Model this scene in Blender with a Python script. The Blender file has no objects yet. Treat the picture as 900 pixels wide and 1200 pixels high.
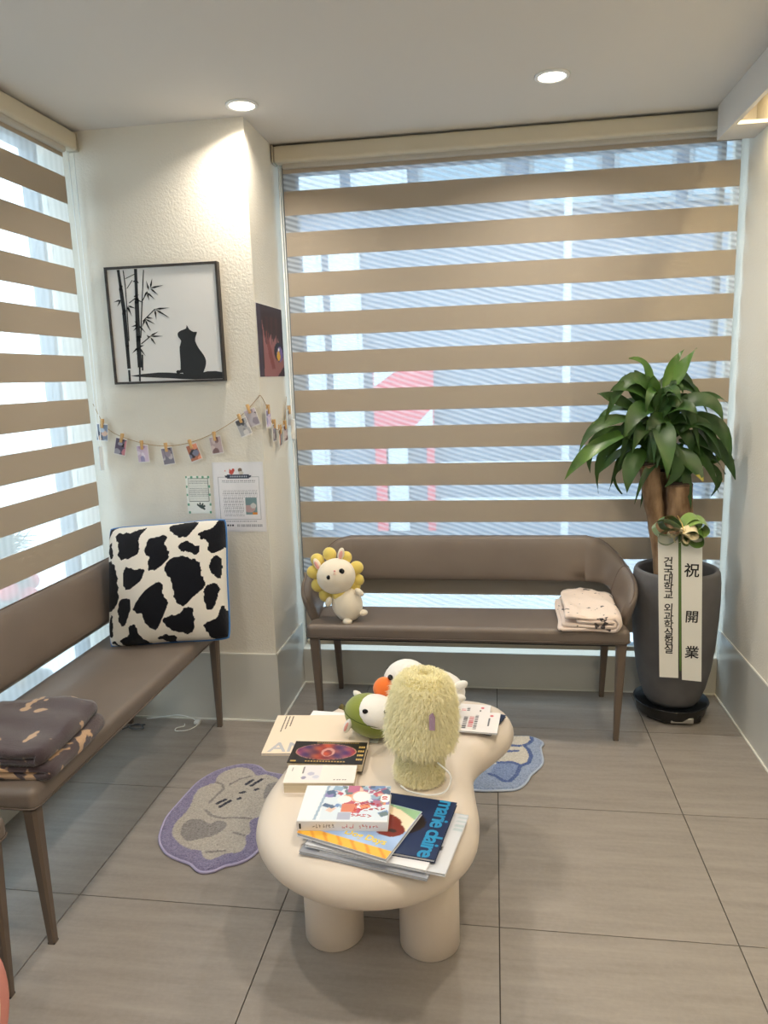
import bpy, bmesh, math, random
import numpy as np
from mathutils import Vector, Matrix, Euler

random.seed(7); RNG = np.random.default_rng(7)
SC = bpy.context.scene
COL = SC.collection
PI = math.pi

# ------------------------------------------------------------------ camera, world, exposure
cd = bpy.data.cameras.new('camera'); cam = bpy.data.objects.new('camera', cd); COL.objects.link(cam)
cd.sensor_fit = 'VERTICAL'; cd.sensor_height = 36.0; cd.lens = 864.198 / 1200 * 36.0
cd.clip_start = 0.05; cd.clip_end = 200
PITCH, YAW, ROLL = 0.182616, -0.151076, -0.03244
fw = Vector((math.sin(YAW) * math.cos(PITCH), math.cos(YAW) * math.cos(PITCH), -math.sin(PITCH)))
rt = Vector((math.cos(YAW), -math.sin(YAW), 0)); up = rt.cross(fw)
r2 = rt * math.cos(ROLL) + up * math.sin(ROLL); u2 = -rt * math.sin(ROLL) + up * math.cos(ROLL)
M = Matrix((r2, u2, -fw)).transposed().to_4x4(); M.translation = (1.19197, -2.88218, 1.44755)
cam.matrix_world = M
SC.camera = cam
SC.view_settings.view_transform = 'Standard'; SC.view_settings.look = 'None'
SC.view_settings.gamma = 1.0; SC.view_settings.use_curve_mapping = False
SC.view_settings.exposure = 0.1

wd = bpy.data.worlds.new('overcast_sky'); SC.world = wd; wd.use_nodes = True
bg = wd.node_tree.nodes['Background']
bg.inputs['Color'].default_value = (0.74, 0.89, 1.0, 1); bg.inputs['Strength'].default_value = 4.0

def portal(name, loc, rot, sx, sy):
    l = bpy.data.lights.new(name, 'AREA'); l.shape = 'RECTANGLE'; l.size = sx; l.size_y = sy
    l.cycles.is_portal = True
    o = bpy.data.objects.new(name, l); COL.objects.link(o); o.location = loc; o.rotation_euler = rot
portal('daylight_portal_back', (1.22, 0.56, 1.27), (-PI / 2, 0, 0), 1.86, 2.2)
portal('daylight_portal_left', (-0.60, -1.75, 1.27), (0, -PI / 2, 0), 2.2, 3.4)

# ------------------------------------------------------------------ helpers
def srgb(r, g, b):
    f = lambda c: (c / 255) / 12.92 if c / 255 <= 0.04045 else ((c / 255 + 0.055) / 1.055) ** 2.4
    return (f(r), f(g), f(b), 1.0)

def mat(name, col, rough=0.6, spec=0.5, metal=0.0, var=None, bump=None, sheen=0.0, emit=None, sub=0.0):
    """col linear rgba; var=(scale, second colour, stretch xyz); bump=(scale, strength, distance)"""
    m = bpy.data.materials.new(name); m.use_nodes = True
    nt = m.node_tree; b = nt.nodes['Principled BSDF']
    b.inputs['Base Color'].default_value = col; b.inputs['Roughness'].default_value = rough
    b.inputs['Specular IOR Level'].default_value = spec; b.inputs['Metallic'].default_value = metal
    if sheen: b.inputs['Sheen Weight'].default_value = sheen; b.inputs['Sheen Roughness'].default_value = 0.5
    tc = nt.nodes.new('ShaderNodeTexCoord')
    if var:
        mp = nt.nodes.new('ShaderNodeMapping'); mp.inputs['Scale'].default_value = var[2] if len(var) > 2 else (1, 1, 1)
        n = nt.nodes.new('ShaderNodeTexNoise'); n.inputs['Scale'].default_value = var[0]; n.inputs['Detail'].default_value = 5
        mx = nt.nodes.new('ShaderNodeMix'); mx.data_type = 'RGBA'
        mx.inputs[6].default_value = col; mx.inputs[7].default_value = var[1]
        rp = nt.nodes.new('ShaderNodeMapRange'); rp.inputs[1].default_value = 0.35; rp.inputs[2].default_value = 0.65
        nt.links.new(tc.outputs['Object'], mp.inputs[0]); nt.links.new(mp.outputs[0], n.inputs['Vector'])
        nt.links.new(n.outputs['Fac'], rp.inputs[0]); nt.links.new(rp.outputs[0], mx.inputs[0])
        nt.links.new(mx.outputs[2], b.inputs['Base Color'])
    if bump:
        n = nt.nodes.new('ShaderNodeTexNoise'); n.inputs['Scale'].default_value = bump[0]; n.inputs['Detail'].default_value = 3
        bp = nt.nodes.new('ShaderNodeBump'); bp.inputs['Strength'].default_value = bump[1]; bp.inputs['Distance'].default_value = bump[2]
        nt.links.new(tc.outputs['Object'], n.inputs['Vector']); nt.links.new(n.outputs['Fac'], bp.inputs['Height'])
        nt.links.new(bp.outputs[0], b.inputs['Normal'])
    if emit:
        b.inputs['Emission Color'].default_value = emit[0]; b.inputs['Emission Strength'].default_value = emit[1]
    return m

def paint_mat(name, rough=0.5, bump=None, spec=0.4, sheen=0):
    m = mat(name, (0.8, 0.8, 0.8, 1), rough, spec, bump=bump, sheen=sheen); nt = m.node_tree
    a = nt.nodes.new('ShaderNodeAttribute'); a.attribute_name = 'print_colour'
    nt.links.new(a.outputs['Color'], nt.nodes['Principled BSDF'].inputs['Base Color'])
    return m

class MB:
    def __init__(s): s.v = []; s.f = []; s.m = []
    def add(s, vs, fs, mi=0):
        o = len(s.v); s.v += [tuple(x) for x in vs]; s.f += [tuple(i + o for i in f) for f in fs]; s.m += [mi] * len(fs); return s
    def box(s, x0, x1, y0, y1, z0, z1, mi=0):
        return s.add([(x, y, z) for z in (z0, z1) for y in (y0, y1) for x in (x0, x1)],
                     [(0, 2, 3, 1), (4, 5, 7, 6), (0, 1, 5, 4), (2, 6, 7, 3), (0, 4, 6, 2), (1, 3, 7, 5)], mi)
    def rings(s, rings, cap=True, closed=False, mi=0):
        n = len(rings[0]); vs = [p for r in rings for p in r]; fs = []
        R = len(rings)
        for i in range(R if closed else R - 1):
            for j in range(n):
                a = i * n + j; b = i * n + (j + 1) % n; c = ((i + 1) % R) * n + (j + 1) % n; d = ((i + 1) % R) * n + j
                fs.append((a, b, c, d))
        if cap and not closed:
            fs.append(tuple(range(n - 1, -1, -1))); fs.append(tuple((R - 1) * n + j for j in range(n)))
        return s.add(vs, fs, mi)
    def lathe(s, prof, c=(0, 0), n=40, cap=True, mi=0):
        return s.rings([[(c[0] + r * math.cos(2 * PI * j / n), c[1] + r * math.sin(2 * PI * j / n), z) for j in range(n)] for r, z in prof], cap, False, mi)
    def tube(s, pts, rad, n=8, cap=True, closed=False, mi=0):
        pts = [Vector(p) for p in pts]; N = len(pts)
        rs = rad if isinstance(rad, (list, tuple)) else [rad] * N
        rings = []; prev = None
        for i, p in enumerate(pts):
            a = pts[(i - 1) % N] if (i > 0 or closed) else p; b = pts[(i + 1) % N] if (i < N - 1 or closed) else p
            t = (b - a).normalized()
            if prev is None: prev = t.orthogonal()
            u = (prev - t * prev.dot(t))
            u = u.normalized() if u.length > 1e-6 else t.orthogonal().normalized()
            prev = u; w = t.cross(u)
            rings.append([p + (u * math.cos(2 * PI * j / n) + w * math.sin(2 * PI * j / n)) * rs[i] for j in range(n)])
        return s.rings(rings, cap, closed, mi)
    def ellipsoid(s, c, r, rot=(0, 0, 0), nu=20, nv=12, mi=0):
        E = Euler(rot).to_matrix(); c = Vector(c); vs = [c + E @ Vector((0, 0, -r[2]))]
        for i in range(1, nv):
            a = -PI / 2 + PI * i / nv
            for j in range(nu):
                b = 2 * PI * j / nu
                vs.append(c + E @ Vector((r[0] * math.cos(a) * math.cos(b), r[1] * math.cos(a) * math.sin(b), r[2] * math.sin(a))))
        vs.append(c + E @ Vector((0, 0, r[2]))); fs = []
        for j in range(nu): fs.append((0, 1 + (j + 1) % nu, 1 + j))
        for i in range(nv - 2):
            for j in range(nu):
                a = 1 + i * nu + j; b = 1 + i * nu + (j + 1) % nu
                fs.append((a, b, b + nu, a + nu))
        L = len(vs) - 1; o = 1 + (nv - 2) * nu
        for j in range(nu): fs.append((L, o + j, o + (j + 1) % nu))
        return s.add(vs, fs, mi)
    def prism(s, poly, f0, f1, mi=0):
        """poly 2D list; f0,f1 map (a,b)->3D for the two sides"""
        n = len(poly); vs = [f0(*p) for p in poly] + [f1(*p) for p in poly]
        return s.add(vs, [tuple(range(n - 1, -1, -1)), tuple(range(n, 2 * n))] + [(j, (j + 1) % n, n + (j + 1) % n, n + j) for j in range(n)], mi)
    def build(s, name, mats, parent=None, smooth=False, bevel=None, recalc=True, loc=None):
        me = bpy.data.meshes.new(name); me.from_pydata(s.v, [], s.f)
        mats = mats if isinstance(mats, (list, tuple)) else [mats]
        for m in mats: me.materials.append(m)
        if len(mats) > 1: me.polygons.foreach_set('material_index', s.m)
        if recalc or bevel:
            bm = bmesh.new(); bm.from_mesh(me)
            if recalc: bmesh.ops.recalc_face_normals(bm, faces=bm.faces)
            if bevel:
                es = [e for e in bm.edges if len(e.link_faces) == 2 and e.calc_face_angle(0) > 0.5]
                bmesh.ops.bevel(bm, geom=es, offset=bevel[0], segments=bevel[1], affect='EDGES', profile=0.5)
            bm.to_mesh(me); bm.free()
        if smooth or bevel: me.polygons.foreach_set('use_smooth', [True] * len(me.polygons))
        me.update()
        o = bpy.data.objects.new(name, me); COL.objects.link(o); o.parent = parent
        if loc: o.location = loc
        if bevel:
            w = o.modifiers.new('wn', 'WEIGHTED_NORMAL'); w.keep_sharp = True
        return o

def tag(o, label=None, cat=None, group=None, kind=None):
    if label: o['label'] = label
    if cat: o['category'] = cat
    if group: o['group'] = group
    if kind: o['kind'] = kind
    return o
def thing(name, label, cat, loc=(0, 0, 0), rot=(0, 0, 0), group=None):
    o = bpy.data.objects.new(name, None); COL.objects.link(o); o.empty_display_size = 0.05
    o.location = loc; o.rotation_euler = rot
    return tag(o, label, cat, group)
def struct(o): o['kind'] = 'structure'; return o
def copy_tree(o, parent=None):
    c = o.copy(); COL.objects.link(c); c.parent = parent
    for ch in [k for k in o.children]: copy_tree(ch, c)
    return c

def inside(poly, X, Y):
    P = np.array(poly); r = np.zeros(X.shape, bool); n = len(P)
    for i in range(n):
        x0, y0 = P[i]; x1, y1 = P[(i + 1) % n]
        if y0 == y1: continue
        c = ((y0 > Y) != (y1 > Y)) & (X < (x1 - x0) * (Y - y0) / (y1 - y0) + x0); r ^= c
    return r
def near(line, X, Y):
    d = np.full(X.shape, 1e9)
    for (x0, y0), (x1, y1) in zip(line[:-1], line[1:]):
        dx, dy = x1 - x0, y1 - y0; t = np.clip(((X - x0) * dx + (Y - y0) * dy) / (dx * dx + dy * dy + 1e-12), 0, 1)
        d = np.minimum(d, np.hypot(X - x0 - t * dx, Y - y0 - t * dy))
    return d
def smoothed(poly, k=6):
    n = len(poly); out = []
    for i in range(n):
        p0, p1, p2, p3 = [Vector(poly[(i + j - 1) % n]) for j in range(4)]
        for q in range(k):
            t = q / k
            out.append(tuple(0.5 * (2 * p1 + (p2 - p0) * t + (2 * p0 - 5 * p1 + 4 * p2 - p3) * t * t + (3 * p1 - p0 - 3 * p2 + p3) * t ** 3)))
    return out
def bez(a, b, c, n):
    a, b, c = Vector(a), Vector(b), Vector(c)
    return [a * (1 - t) ** 2 + b * 2 * t * (1 - t) + c * t * t for t in [i / n for i in range(n + 1)]]
def catmull(pts, k=6):
    pts = [Vector(p) for p in pts]; P = [pts[0] * 2 - pts[1]] + pts + [pts[-1] * 2 - pts[-2]]; out = []
    for i in range(1, len(P) - 2):
        p0, p1, p2, p3 = P[i - 1:i + 3]
        for q in range(k):
            t = q / k; out.append(0.5 * (2 * p1 + (p2 - p0) * t + (2 * p0 - 5 * p1 + 4 * p2 - p3) * t * t + (3 * p1 - p0 - 3 * p2 + p3) * t ** 3))
    return out + [pts[-1]]

def printed(name, w, h, nx, ny, fn, m, parent=None, xf=None, wave=None):
    """flat printed sheet centred on the origin in XY; fn(u,v)->(N,3) sRGB 0..255 arrays; u to the right, v up"""
    U, V = np.meshgrid(np.linspace(0, 1, nx), np.linspace(0, 1, ny)); U = U.ravel(); V = V.ravel()
    C = np.clip(np.asarray(fn(U, V), float), 0, 255) / 255
    C = np.where(C <= 0.04045, C / 12.92, ((C + 0.055) / 1.055) ** 2.4)
    Z = wave(U, V) if wave else np.zeros_like(U)
    vs = np.stack([(U - 0.5) * w, (V - 0.5) * h, Z], 1)
    fs = [(j * nx + i, j * nx + i + 1, (j + 1) * nx + i + 1, (j + 1) * nx + i) for j in range(ny - 1) for i in range(nx - 1)]
    me = bpy.data.meshes.new(name); me.from_pydata(vs.tolist(), [], fs); me.materials.append(m)
    a = me.color_attributes.new('print_colour', 'FLOAT_COLOR', 'POINT')
    a.data.foreach_set('color', np.concatenate([C, np.ones((len(C), 1))], 1).ravel())
    me.polygons.foreach_set('use_smooth', [True] * len(me.polygons))
    o = bpy.data.objects.new(name, me); COL.objects.link(o); o.parent = parent
    if xf is not None: o.matrix_local = xf
    return o
def solid(c, U): return np.tile(np.array(c, float), (len(U), 1))
def dab(C, msk, c): C[msk] = c; return C

def text(name, body, size, m, parent=None, xf=None, off=0.0, align='CENTER', shear=0.0, ext=0.0002, space=1.0):
    c = bpy.data.curves.new(name, 'FONT'); c.body = body; c.size = size; c.align_x = align; c.align_y = 'CENTER'
    c.offset = off; c.shear = shear; c.extrude = ext; c.resolution_u = 3; c.space_character = space
    t = bpy.data.objects.new(name, c); COL.objects.link(t); bpy.context.view_layer.update()
    me = bpy.data.meshes.new_from_object(t.evaluated_get(bpy.context.evaluated_depsgraph_get()))
    bpy.data.objects.remove(t); bpy.data.curves.remove(c); me.name = name
    me.materials.clear(); me.materials.append(m)
    o = bpy.data.objects.new(name, me); COL.objects.link(o); o.parent = parent
    if xf is not None: o.matrix_local = xf
    return o
def T(x, y, z): return Matrix.Translation((x, y, z))
def RZ(a): return Matrix.Rotation(a, 4, 'Z')
def RX(a): return Matrix.Rotation(a, 4, 'X')
def RY(a): return Matrix.Rotation(a, 4, 'Y')

# ------------------------------------------------------------------ materials
m_wall = mat('textured_wallpaper', srgb(227, 221, 209), 0.85, 0.25, bump=(130, 0.4, 0.0045))
m_ceil = mat('ceiling_paint', srgb(214, 209, 203), 0.9, 0.2)
m_base = mat('glazed_base_tile', srgb(208, 206, 198), 0.22, 0.5, var=(3, srgb(202, 200, 193)))
m_grout_w = mat('white_grout', srgb(225, 223, 215), 0.8)
m_grout = mat('floor_grout', srgb(70, 64, 58), 0.9)
m_frame = mat('window_frame_grey', srgb(120, 128, 136), 0.4, 0.5, 0.3)
m_cass = mat('blind_cassette_cream', srgb(205, 196, 176), 0.45)
m_metal = mat('brushed_metal', srgb(190, 188, 184), 0.35, 0.5, 0.8)
m_roller = mat('roller_grey', srgb(186, 182, 174), .55)
m_leather = mat('taupe_leatherette', srgb(117, 105, 96), 0.42, 0.45, var=(6, srgb(112, 100, 91)), bump=(420, 0.12, 0.001))
m_leather_d = mat('taupe_seam', srgb(92, 79, 70), 0.5)
m_leg = mat('taupe_painted_steel', srgb(104, 90, 79), 0.45, 0.4)
m_black = mat('black_plastic', srgb(24, 24, 25), 0.35)
m_table = mat('cream_lacquer', srgb(224, 210, 195), 0.42, 0.45)
m_pot = mat('grey_stone_pot', srgb(104, 102, 103), 0.62, 0.35, var=(9, srgb(96, 94, 95)), bump=(260, 0.2, 0.002))
m_soil = mat('dark_soil', srgb(52, 42, 33), 0.95, bump=(80, 1, 0.01))
m_bark = mat('plant_bark', srgb(158, 130, 102), 0.85, 0.2, var=(26, srgb(108, 84, 62), (1, 1, .3)), bump=(60, .6, .006))
m_cut = mat('dark_cut_wood', srgb(50, 38, 28), 0.9)
m_leaf = mat('glossy_leaf', srgb(34, 62, 24), 0.42, 0.4, var=(9, srgb(54, 86, 32)))
m_leaf2 = mat('young_leaf', srgb(82, 118, 38), 0.35, 0.5, var=(9, srgb(50, 88, 28)))
m_leafy = mat('yellowing_leaf_tip', srgb(150, 138, 45), 0.45)
m_white = mat('white_plastic', srgb(238, 238, 236), 0.35)
m_paper = mat('white_paper', srgb(242, 240, 238), 0.7)
m_pages = mat('book_page_block', srgb(228, 214, 188), 0.8, var=(4, srgb(206, 190, 160), (1, 1, 90)))
m_ink = mat('black_ink', srgb(22, 22, 24), 0.6)
m_print = paint_mat('gloss_print', 0.28)
m_printm = paint_mat('matte_print', 0.6)
m_rug = paint_mat('tufted_pile', 0.95, (420, 1.0, 0.006), 0.1, 0.3)
m_string = mat('jute_string', srgb(170, 140, 96), 0.9)
m_wood = mat('pale_wood_peg', srgb(206, 166, 112), 0.6)

def glass_mat():
    m = bpy.data.materials.new('window_glass'); m.use_nodes = True; nt = m.node_tree; nt.nodes.clear()
    o = nt.nodes.new('ShaderNodeOutputMaterial'); t = nt.nodes.new('ShaderNodeBsdfTransparent'); g = nt.nodes.new('ShaderNodeBsdfGlossy')
    t.inputs[0].default_value = (0.93, 0.97, 0.98, 1); g.inputs['Roughness'].default_value = 0.02
    f = nt.nodes.new('ShaderNodeLayerWeight'); f.inputs[0].default_value = 0.5; mx = nt.nodes.new('ShaderNodeMixShader')
    pw = nt.nodes.new('ShaderNodeMath'); pw.operation = 'POWER'; pw.inputs[1].default_value = 5.0; ma = nt.nodes.new('ShaderNodeMath'); ma.operation = 'MULTIPLY_ADD'; ma.inputs[1].default_value = 0.9; ma.inputs[2].default_value = 0.04
    nt.links.new(f.outputs['Facing'], pw.inputs[0]); nt.links.new(pw.outputs[0], ma.inputs[0])
    nt.links.new(ma.outputs[0], mx.inputs[0]); nt.links.new(t.outputs[0], mx.inputs[1]); nt.links.new(g.outputs[0], mx.inputs[2])
    nt.links.new(mx.outputs[0], o.inputs[0]); return m
m_glass = glass_mat()

def sheer_mat(name, lo, hi, rot, scale, tint):
    """woven sheer: part open weave, part white thread that scatters light both ways; wave bands painted into the opacity imitate moire"""
    m = bpy.data.materials.new(name); m.use_nodes = True; nt = m.node_tree; nt.nodes.clear()
    o = nt.nodes.new('ShaderNodeOutputMaterial'); t = nt.nodes.new('ShaderNodeBsdfTransparent')
    d = nt.nodes.new('ShaderNodeBsdfDiffuse'); l = nt.nodes.new('ShaderNodeBsdfTranslucent')
    d.inputs[0].default_value = tint; l.inputs[0].default_value = tint
    a = nt.nodes.new('ShaderNodeMixShader'); a.inputs[0].default_value = 0.45
    nt.links.new(d.outputs[0], a.inputs[1]); nt.links.new(l.outputs[0], a.inputs[2])
    tc = nt.nodes.new('ShaderNodeTexCoord'); mp = nt.nodes.new('ShaderNodeMapping'); mp.inputs['Rotation'].default_value = rot
    w = nt.nodes.new('ShaderNodeTexWave'); w.inputs['Scale'].default_value = scale; w.inputs['Distortion'].default_value = 4.0
    w.inputs['Detail'].default_value = 1.0; w.inputs['Detail Scale'].default_value = 0.22
    r = nt.nodes.new('ShaderNodeMapRange'); r.inputs[3].default_value = lo; r.inputs[4].default_value = hi
    nt.links.new(tc.outputs['Object'], mp.inputs[0]); nt.links.new(mp.outputs[0], w.inputs['Vector'])
    nt.links.new(w.outputs['Fac'], r.inputs[0])
    mx = nt.nodes.new('ShaderNodeMixShader')
    nt.links.new(r.outputs[0], mx.inputs[0]); nt.links.new(t.outputs[0], mx.inputs[1]); nt.links.new(a.outputs[0], mx.inputs[2])
    nt.links.new(mx.outputs[0], o.inputs[0]); return m
m_sheer_b = sheer_mat('sheer_painted_moire', 0.30, 0.62, (0, math.radians(72), 0), 15.0, (0.86, 0.88, 0.92, 1))  # opacity waves stand in for the optical moire of overlapping mesh layers
m_sheer_l = sheer_mat('sheer_weave_plain', 0.45, 0.50, (0, 0, math.radians(90)), 9.0, (0.9, 0.92, 0.93, 1))

def band_mat():
    m = bpy.data.materials.new('woven_beige_band'); m.use_nodes = True; nt = m.node_tree; nt.nodes.clear()
    o = nt.nodes.new('ShaderNodeOutputMaterial'); d = nt.nodes.new('ShaderNodeBsdfDiffuse'); l = nt.nodes.new('ShaderNodeBsdfTranslucent')
    c = srgb(174, 163, 149); d.inputs[0].default_value = c; l.inputs[0].default_value = c
    mx = nt.nodes.new('ShaderNodeMixShader'); mx.inputs[0].default_value = 0.03
    nt.links.new(d.outputs[0], mx.inputs[1]); nt.links.new(l.outputs[0], mx.inputs[2])
    tc = nt.nodes.new('ShaderNodeTexCoord'); n = nt.nodes.new('ShaderNodeTexNoise'); n.inputs['Scale'].default_value = 220
    mp = nt.nodes.new('ShaderNodeMapping'); mp.inputs['Scale'].default_value = (0.15, 0.15, 3)
    b = nt.nodes.new('ShaderNodeBump'); b.inputs['Strength'].default_value = 0.25; b.inputs['Distance'].default_value = 0.002
    nt.links.new(tc.outputs['Object'], mp.inputs[0]); nt.links.new(mp.outputs[0], n.inputs['Vector'])
    nt.links.new(n.outputs['Fac'], b.inputs['Height']); nt.links.new(b.outputs[0], d.inputs['Normal'])
    nt.links.new(mx.outputs[0], o.inputs[0]); return m
m_band = band_mat()

def tile_mat():
    m = mat('streaked_porcelain_tile', srgb(140, 130, 121), 0.38, 0.45); nt = m.node_tree; b = nt.nodes['Principled BSDF']
    g = nt.nodes.new('ShaderNodeNewGeometry'); oi = nt.nodes.new('ShaderNodeObjectInfo')
    ad = nt.nodes.new('ShaderNodeVectorMath'); ad.operation = 'MULTIPLY_ADD'
    cb = nt.nodes.new('ShaderNodeCombineXYZ'); nt.links.new(oi.outputs['Random'], cb.inputs[0]); nt.links.new(oi.outputs['Random'], cb.inputs[1])
    ad.inputs[1].default_value = (1, 1, 1)
    sc = nt.nodes.new('ShaderNodeVectorMath'); sc.operation = 'SCALE'; sc.inputs[3].default_value = 20
    nt.links.new(cb.outputs[0], sc.inputs[0]); nt.links.new(g.outputs['Position'], ad.inputs[0]); nt.links.new(sc.outputs[0], ad.inputs[2])
    def nz(scale, st, lo, hi):
        mp = nt.nodes.new('ShaderNodeMapping'); mp.inputs['Scale'].default_value = st; mp.inputs['Rotation'].default_value = (0, 0, 0.06)
        n = nt.nodes.new('ShaderNodeTexNoise'); n.inputs['Scale'].default_value = scale; n.inputs['Detail'].default_value = 6; n.inputs['Roughness'].default_value = 0.62
        r = nt.nodes.new('ShaderNodeMapRange'); r.inputs[1].default_value = lo; r.inputs[2].default_value = hi
        nt.links.new(ad.outputs[0], mp.inputs[0]); nt.links.new(mp.outputs[0], n.inputs['Vector']); nt.links.new(n.outputs['Fac'], r.inputs[0]); return r
    a = nz(3.0, (0.9, 8, 1), 0.25, 0.75); c = nz(70, (1, 1, 1), 0.4, 0.75)
    x1 = nt.nodes.new('ShaderNodeMix'); x1.data_type = 'RGBA'; x1.inputs[6].default_value = srgb(133, 125, 118); x1.inputs[7].default_value = srgb(158, 150, 143)
    nt.links.new(a.outputs[0], x1.inputs[0])
    x2 = nt.nodes.new('ShaderNodeMix'); x2.data_type = 'RGBA'; x2.inputs[7].default_value = srgb(172, 164, 156)
    mu = nt.nodes.new('ShaderNodeMath'); mu.operation = 'MULTIPLY'; mu.inputs[1].default_value = 0.22
    nt.links.new(c.outputs[0], mu.inputs[0]); nt.links.new(mu.outputs[0], x2.inputs[0]); nt.links.new(x1.outputs[2], x2.inputs[6])
    nt.links.new(x2.outputs[2], b.inputs['Base Color']); return m
m_tile = tile_mat()

# ------------------------------------------------------------------ room shell
XL, XR, YB, YC, XC, ZC, YF = -0.45, 2.17, 0.39, -0.026, 0.276, 2.41, -5.2
fl = struct(MB().box(XL - .15, XR + .1, YF - .1, YB + .12, -0.06, -0.005).build('floor', m_grout))
TS, TD, G = 0.6, 0.5697, 0.0015
for c in range(-1, 4):
    for r in range(-1, 10):
        x0, x1 = max(c * TS, XL - .02), min((c + 1) * TS, XR + .02)
        y1, y0 = min(-r * TD, YB + .02), max(-(r + 1) * TD, YF)
        if x1 - x0 > .02 and y1 - y0 > .02:
            MB().box(x0 + G, x1 - G, y0 + G, y1 - G, -0.02, 0).build('tile', m_tile, fl, recalc=False)
struct(MB().box(XL - .15, XR + .1, YF - .1, YB + .16, ZC, ZC + .1).build('ceiling', m_ceil))
struct(MB().box(XR, XR + .1, YF, YB + .16, -.01, ZC).build('wall_right', m_wall))
struct(MB().box(XL - .15, XR + .1, YF - .1, YF, -.01, ZC).build('wall_front', m_wall))
struct(MB().box(XL - .15, XC, YC, YB + .16, -.01, ZC).build('wall_column', m_wall))
struct(MB().box(XC, XR, YB, YB + .16, -.01, .168).box(XC, XR, YB + .0, YB + .16, 2.37, ZC).build('wall_back', m_wall))
struct(MB().box(XL - .15, XL, YF, YC, -.01, .18).box(XL - .15, XL, YF, YC, 2.37, ZC).box(XL - .15, XL, YF, -3.45, .18, 2.37).build('wall_left', m_wall))
e = .006
struct(MB().box(XR - e, XR, YF, YB, 0, .30).build('baseboard_right', m_base))
struct(MB().box(XL, XC + e, YC - e, YC, 0, .30).box(XC, XC + e, YC, YB, 0, .30).build('baseboard_column', m_base))
struct(MB().box(XC + e, XR - e, YB - e, YB, 0, .17).build('baseboard_back', m_base))
struct(MB().box(XL, XL + e, YF, YC - e, 0, .182).build('baseboard_left', m_base))
struct(MB().box(XR - .012, XR - e, YF, YB - e, 0, .006).box(XL + e, XC + .012, YC - .012, YC - e, 0, .006).box(XC + e, XC + .012, YC - e, YB - e, 0, .006)
       .box(XC + .012, XR - .012, YB - .012, YB - e, 0, .006).build('trim_1', m_grout_w))
struct(MB().box(XL + e, XC + e + .001, YC - e, YC - .001, .30, .306).box(XC + .001, XC + e, YC - e, YB - e, .30, .306).box(XR - e, XR - .001, YF, YB, .30, .306).build('trim_2', m_grout_w))
# cove pelmet along the right wall
struct(MB().box(2.035, 2.05, YF, .285, 2.285, ZC - .001).box(2.05, XR - .001, .27, .285, 2.285, ZC - .001).box(2.05, XR - .001, .10, .27, 2.285, 2.297).build('trim_3', m_ceil))
m_led = mat('warm_led', (1, .9, .6, 1), emit=((1, .86, .52, 1), 5))
led = MB().box(2.06, 2.075, YF + .05, .08, ZC - .016, ZC - .002).build('led_strip', m_led); tag(led, 'warm glowing led strip hidden in the cove above the right wall', 'light strip')
ll = bpy.data.lights.new('cove_glow', 'AREA'); ll.shape = 'RECTANGLE'; ll.size = 0.02; ll.size_y = 5.0; ll.energy = 26; ll.color = (1, .83, .52)
lo = bpy.data.objects.new('cove_glow', ll); COL.objects.link(lo); lo.location = (2.09, -2.45, ZC - .02); lo.rotation_euler = (0, math.radians(-20), 0)

# windows: frame, panes
def win_back():
    f = MB(); y0, y1 = .475, .535
    for x0, x1 in ((XC, XC + .06), (XR - .065, XR - .045)): f.box(x0, x1, y0, y1, .17, 2.37)
    f.box(XC + .06, XR - .065, y0, y1, .165, .184).box(XC + .06, XR - .065, y0, y1, 2.33, 2.37)
    o = struct(f.build('window_1', m_frame))
    MB().box(XC + .06, XR - .065, .502, .508, .184, 2.33).build('pane', m_glass, o); MB().box(XR - .045, XR, .502, .508, .184, 2.33).build('pane', m_glass, o)
win_back()
def win_left():
    f = MB(); x0, x1 = XL - .12, XL - .06
    for y0, y1 in ((-.14, -.115), (-1.74, -1.68), (-3.45, -3.40)): f.box(x0, x1, y0, y1, .18, 2.37)
    for y0, y1 in ((-1.68, -.14), (-3.40, -1.74)):
        f.box(x0, x1, y0, y1, .18, .22).box(x0, x1, y0, y1, 2.33, 2.37)
    o = struct(f.build('window_2', m_frame))
    for y0, y1 in ((-1.68, -.14), (-3.40, -1.74), (-.115, YC)):
        MB().box(XL - .093, XL - .087, y0, y1, .22, 2.33).build('pane', m_glass, o)
win_left()

# ------------------------------------------------------------------ outside
struct(MB().box(-14, 14, -8, 14, -.2, -.1).build('pavement_outside', mat('pale_paving', srgb(205, 207, 208), .8, var=(1.5, srgb(190, 192, 194)))))
b = thing('street_building', 'grey building with a red and white sign across the street behind the blind', 'building', (1.2, 4, -.1))
m_fac = mat('grey_facade', srgb(112, 122, 138), .7, var=(.8, srgb(96, 106, 122))); m_fw = mat('white_panel', srgb(186, 192, 198), .6)
m_red = mat('red_sign', srgb(196, 66, 78), .5); m_pglass = mat('facade_glass', srgb(120, 140, 155), .1, .8)
MB().box(-2.45, 6, 0, 3, 0, 3.9).build('wall', m_fac, b)
for i, (x0, x1, z0, z1) in enumerate([(-2.0, -1.55, .1, 2.7), (-1.48, -1.2, 1.0, 2.7), (-2.3, -1.35, 3.0, 3.6), (-1.25, -.75, 3.0, 3.6), (-.65, .1, 3.0, 3.6), (.3, .9, 2.9, 3.6), (1.0, 1.5, 2.9, 3.6), (1.6, 2.3, 2.9, 3.6), (2.4, 3.2, 2.9, 3.6)]):
    w = MB().box(x0, x1, -.06, -.001, z0, z1).build('window', m_fw if i < 4 else m_frame, b); MB().box(x0 + .04, x1 - .04, -.075, -.06, z0 + .04, z1 - .04).build('pane', m_pglass if i > 3 else m_fw, w)
sg = MB().box(-1.1, -.55, -.12, -.07, 1.0, 1.62).build('sign_board', m_red, b)
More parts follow.
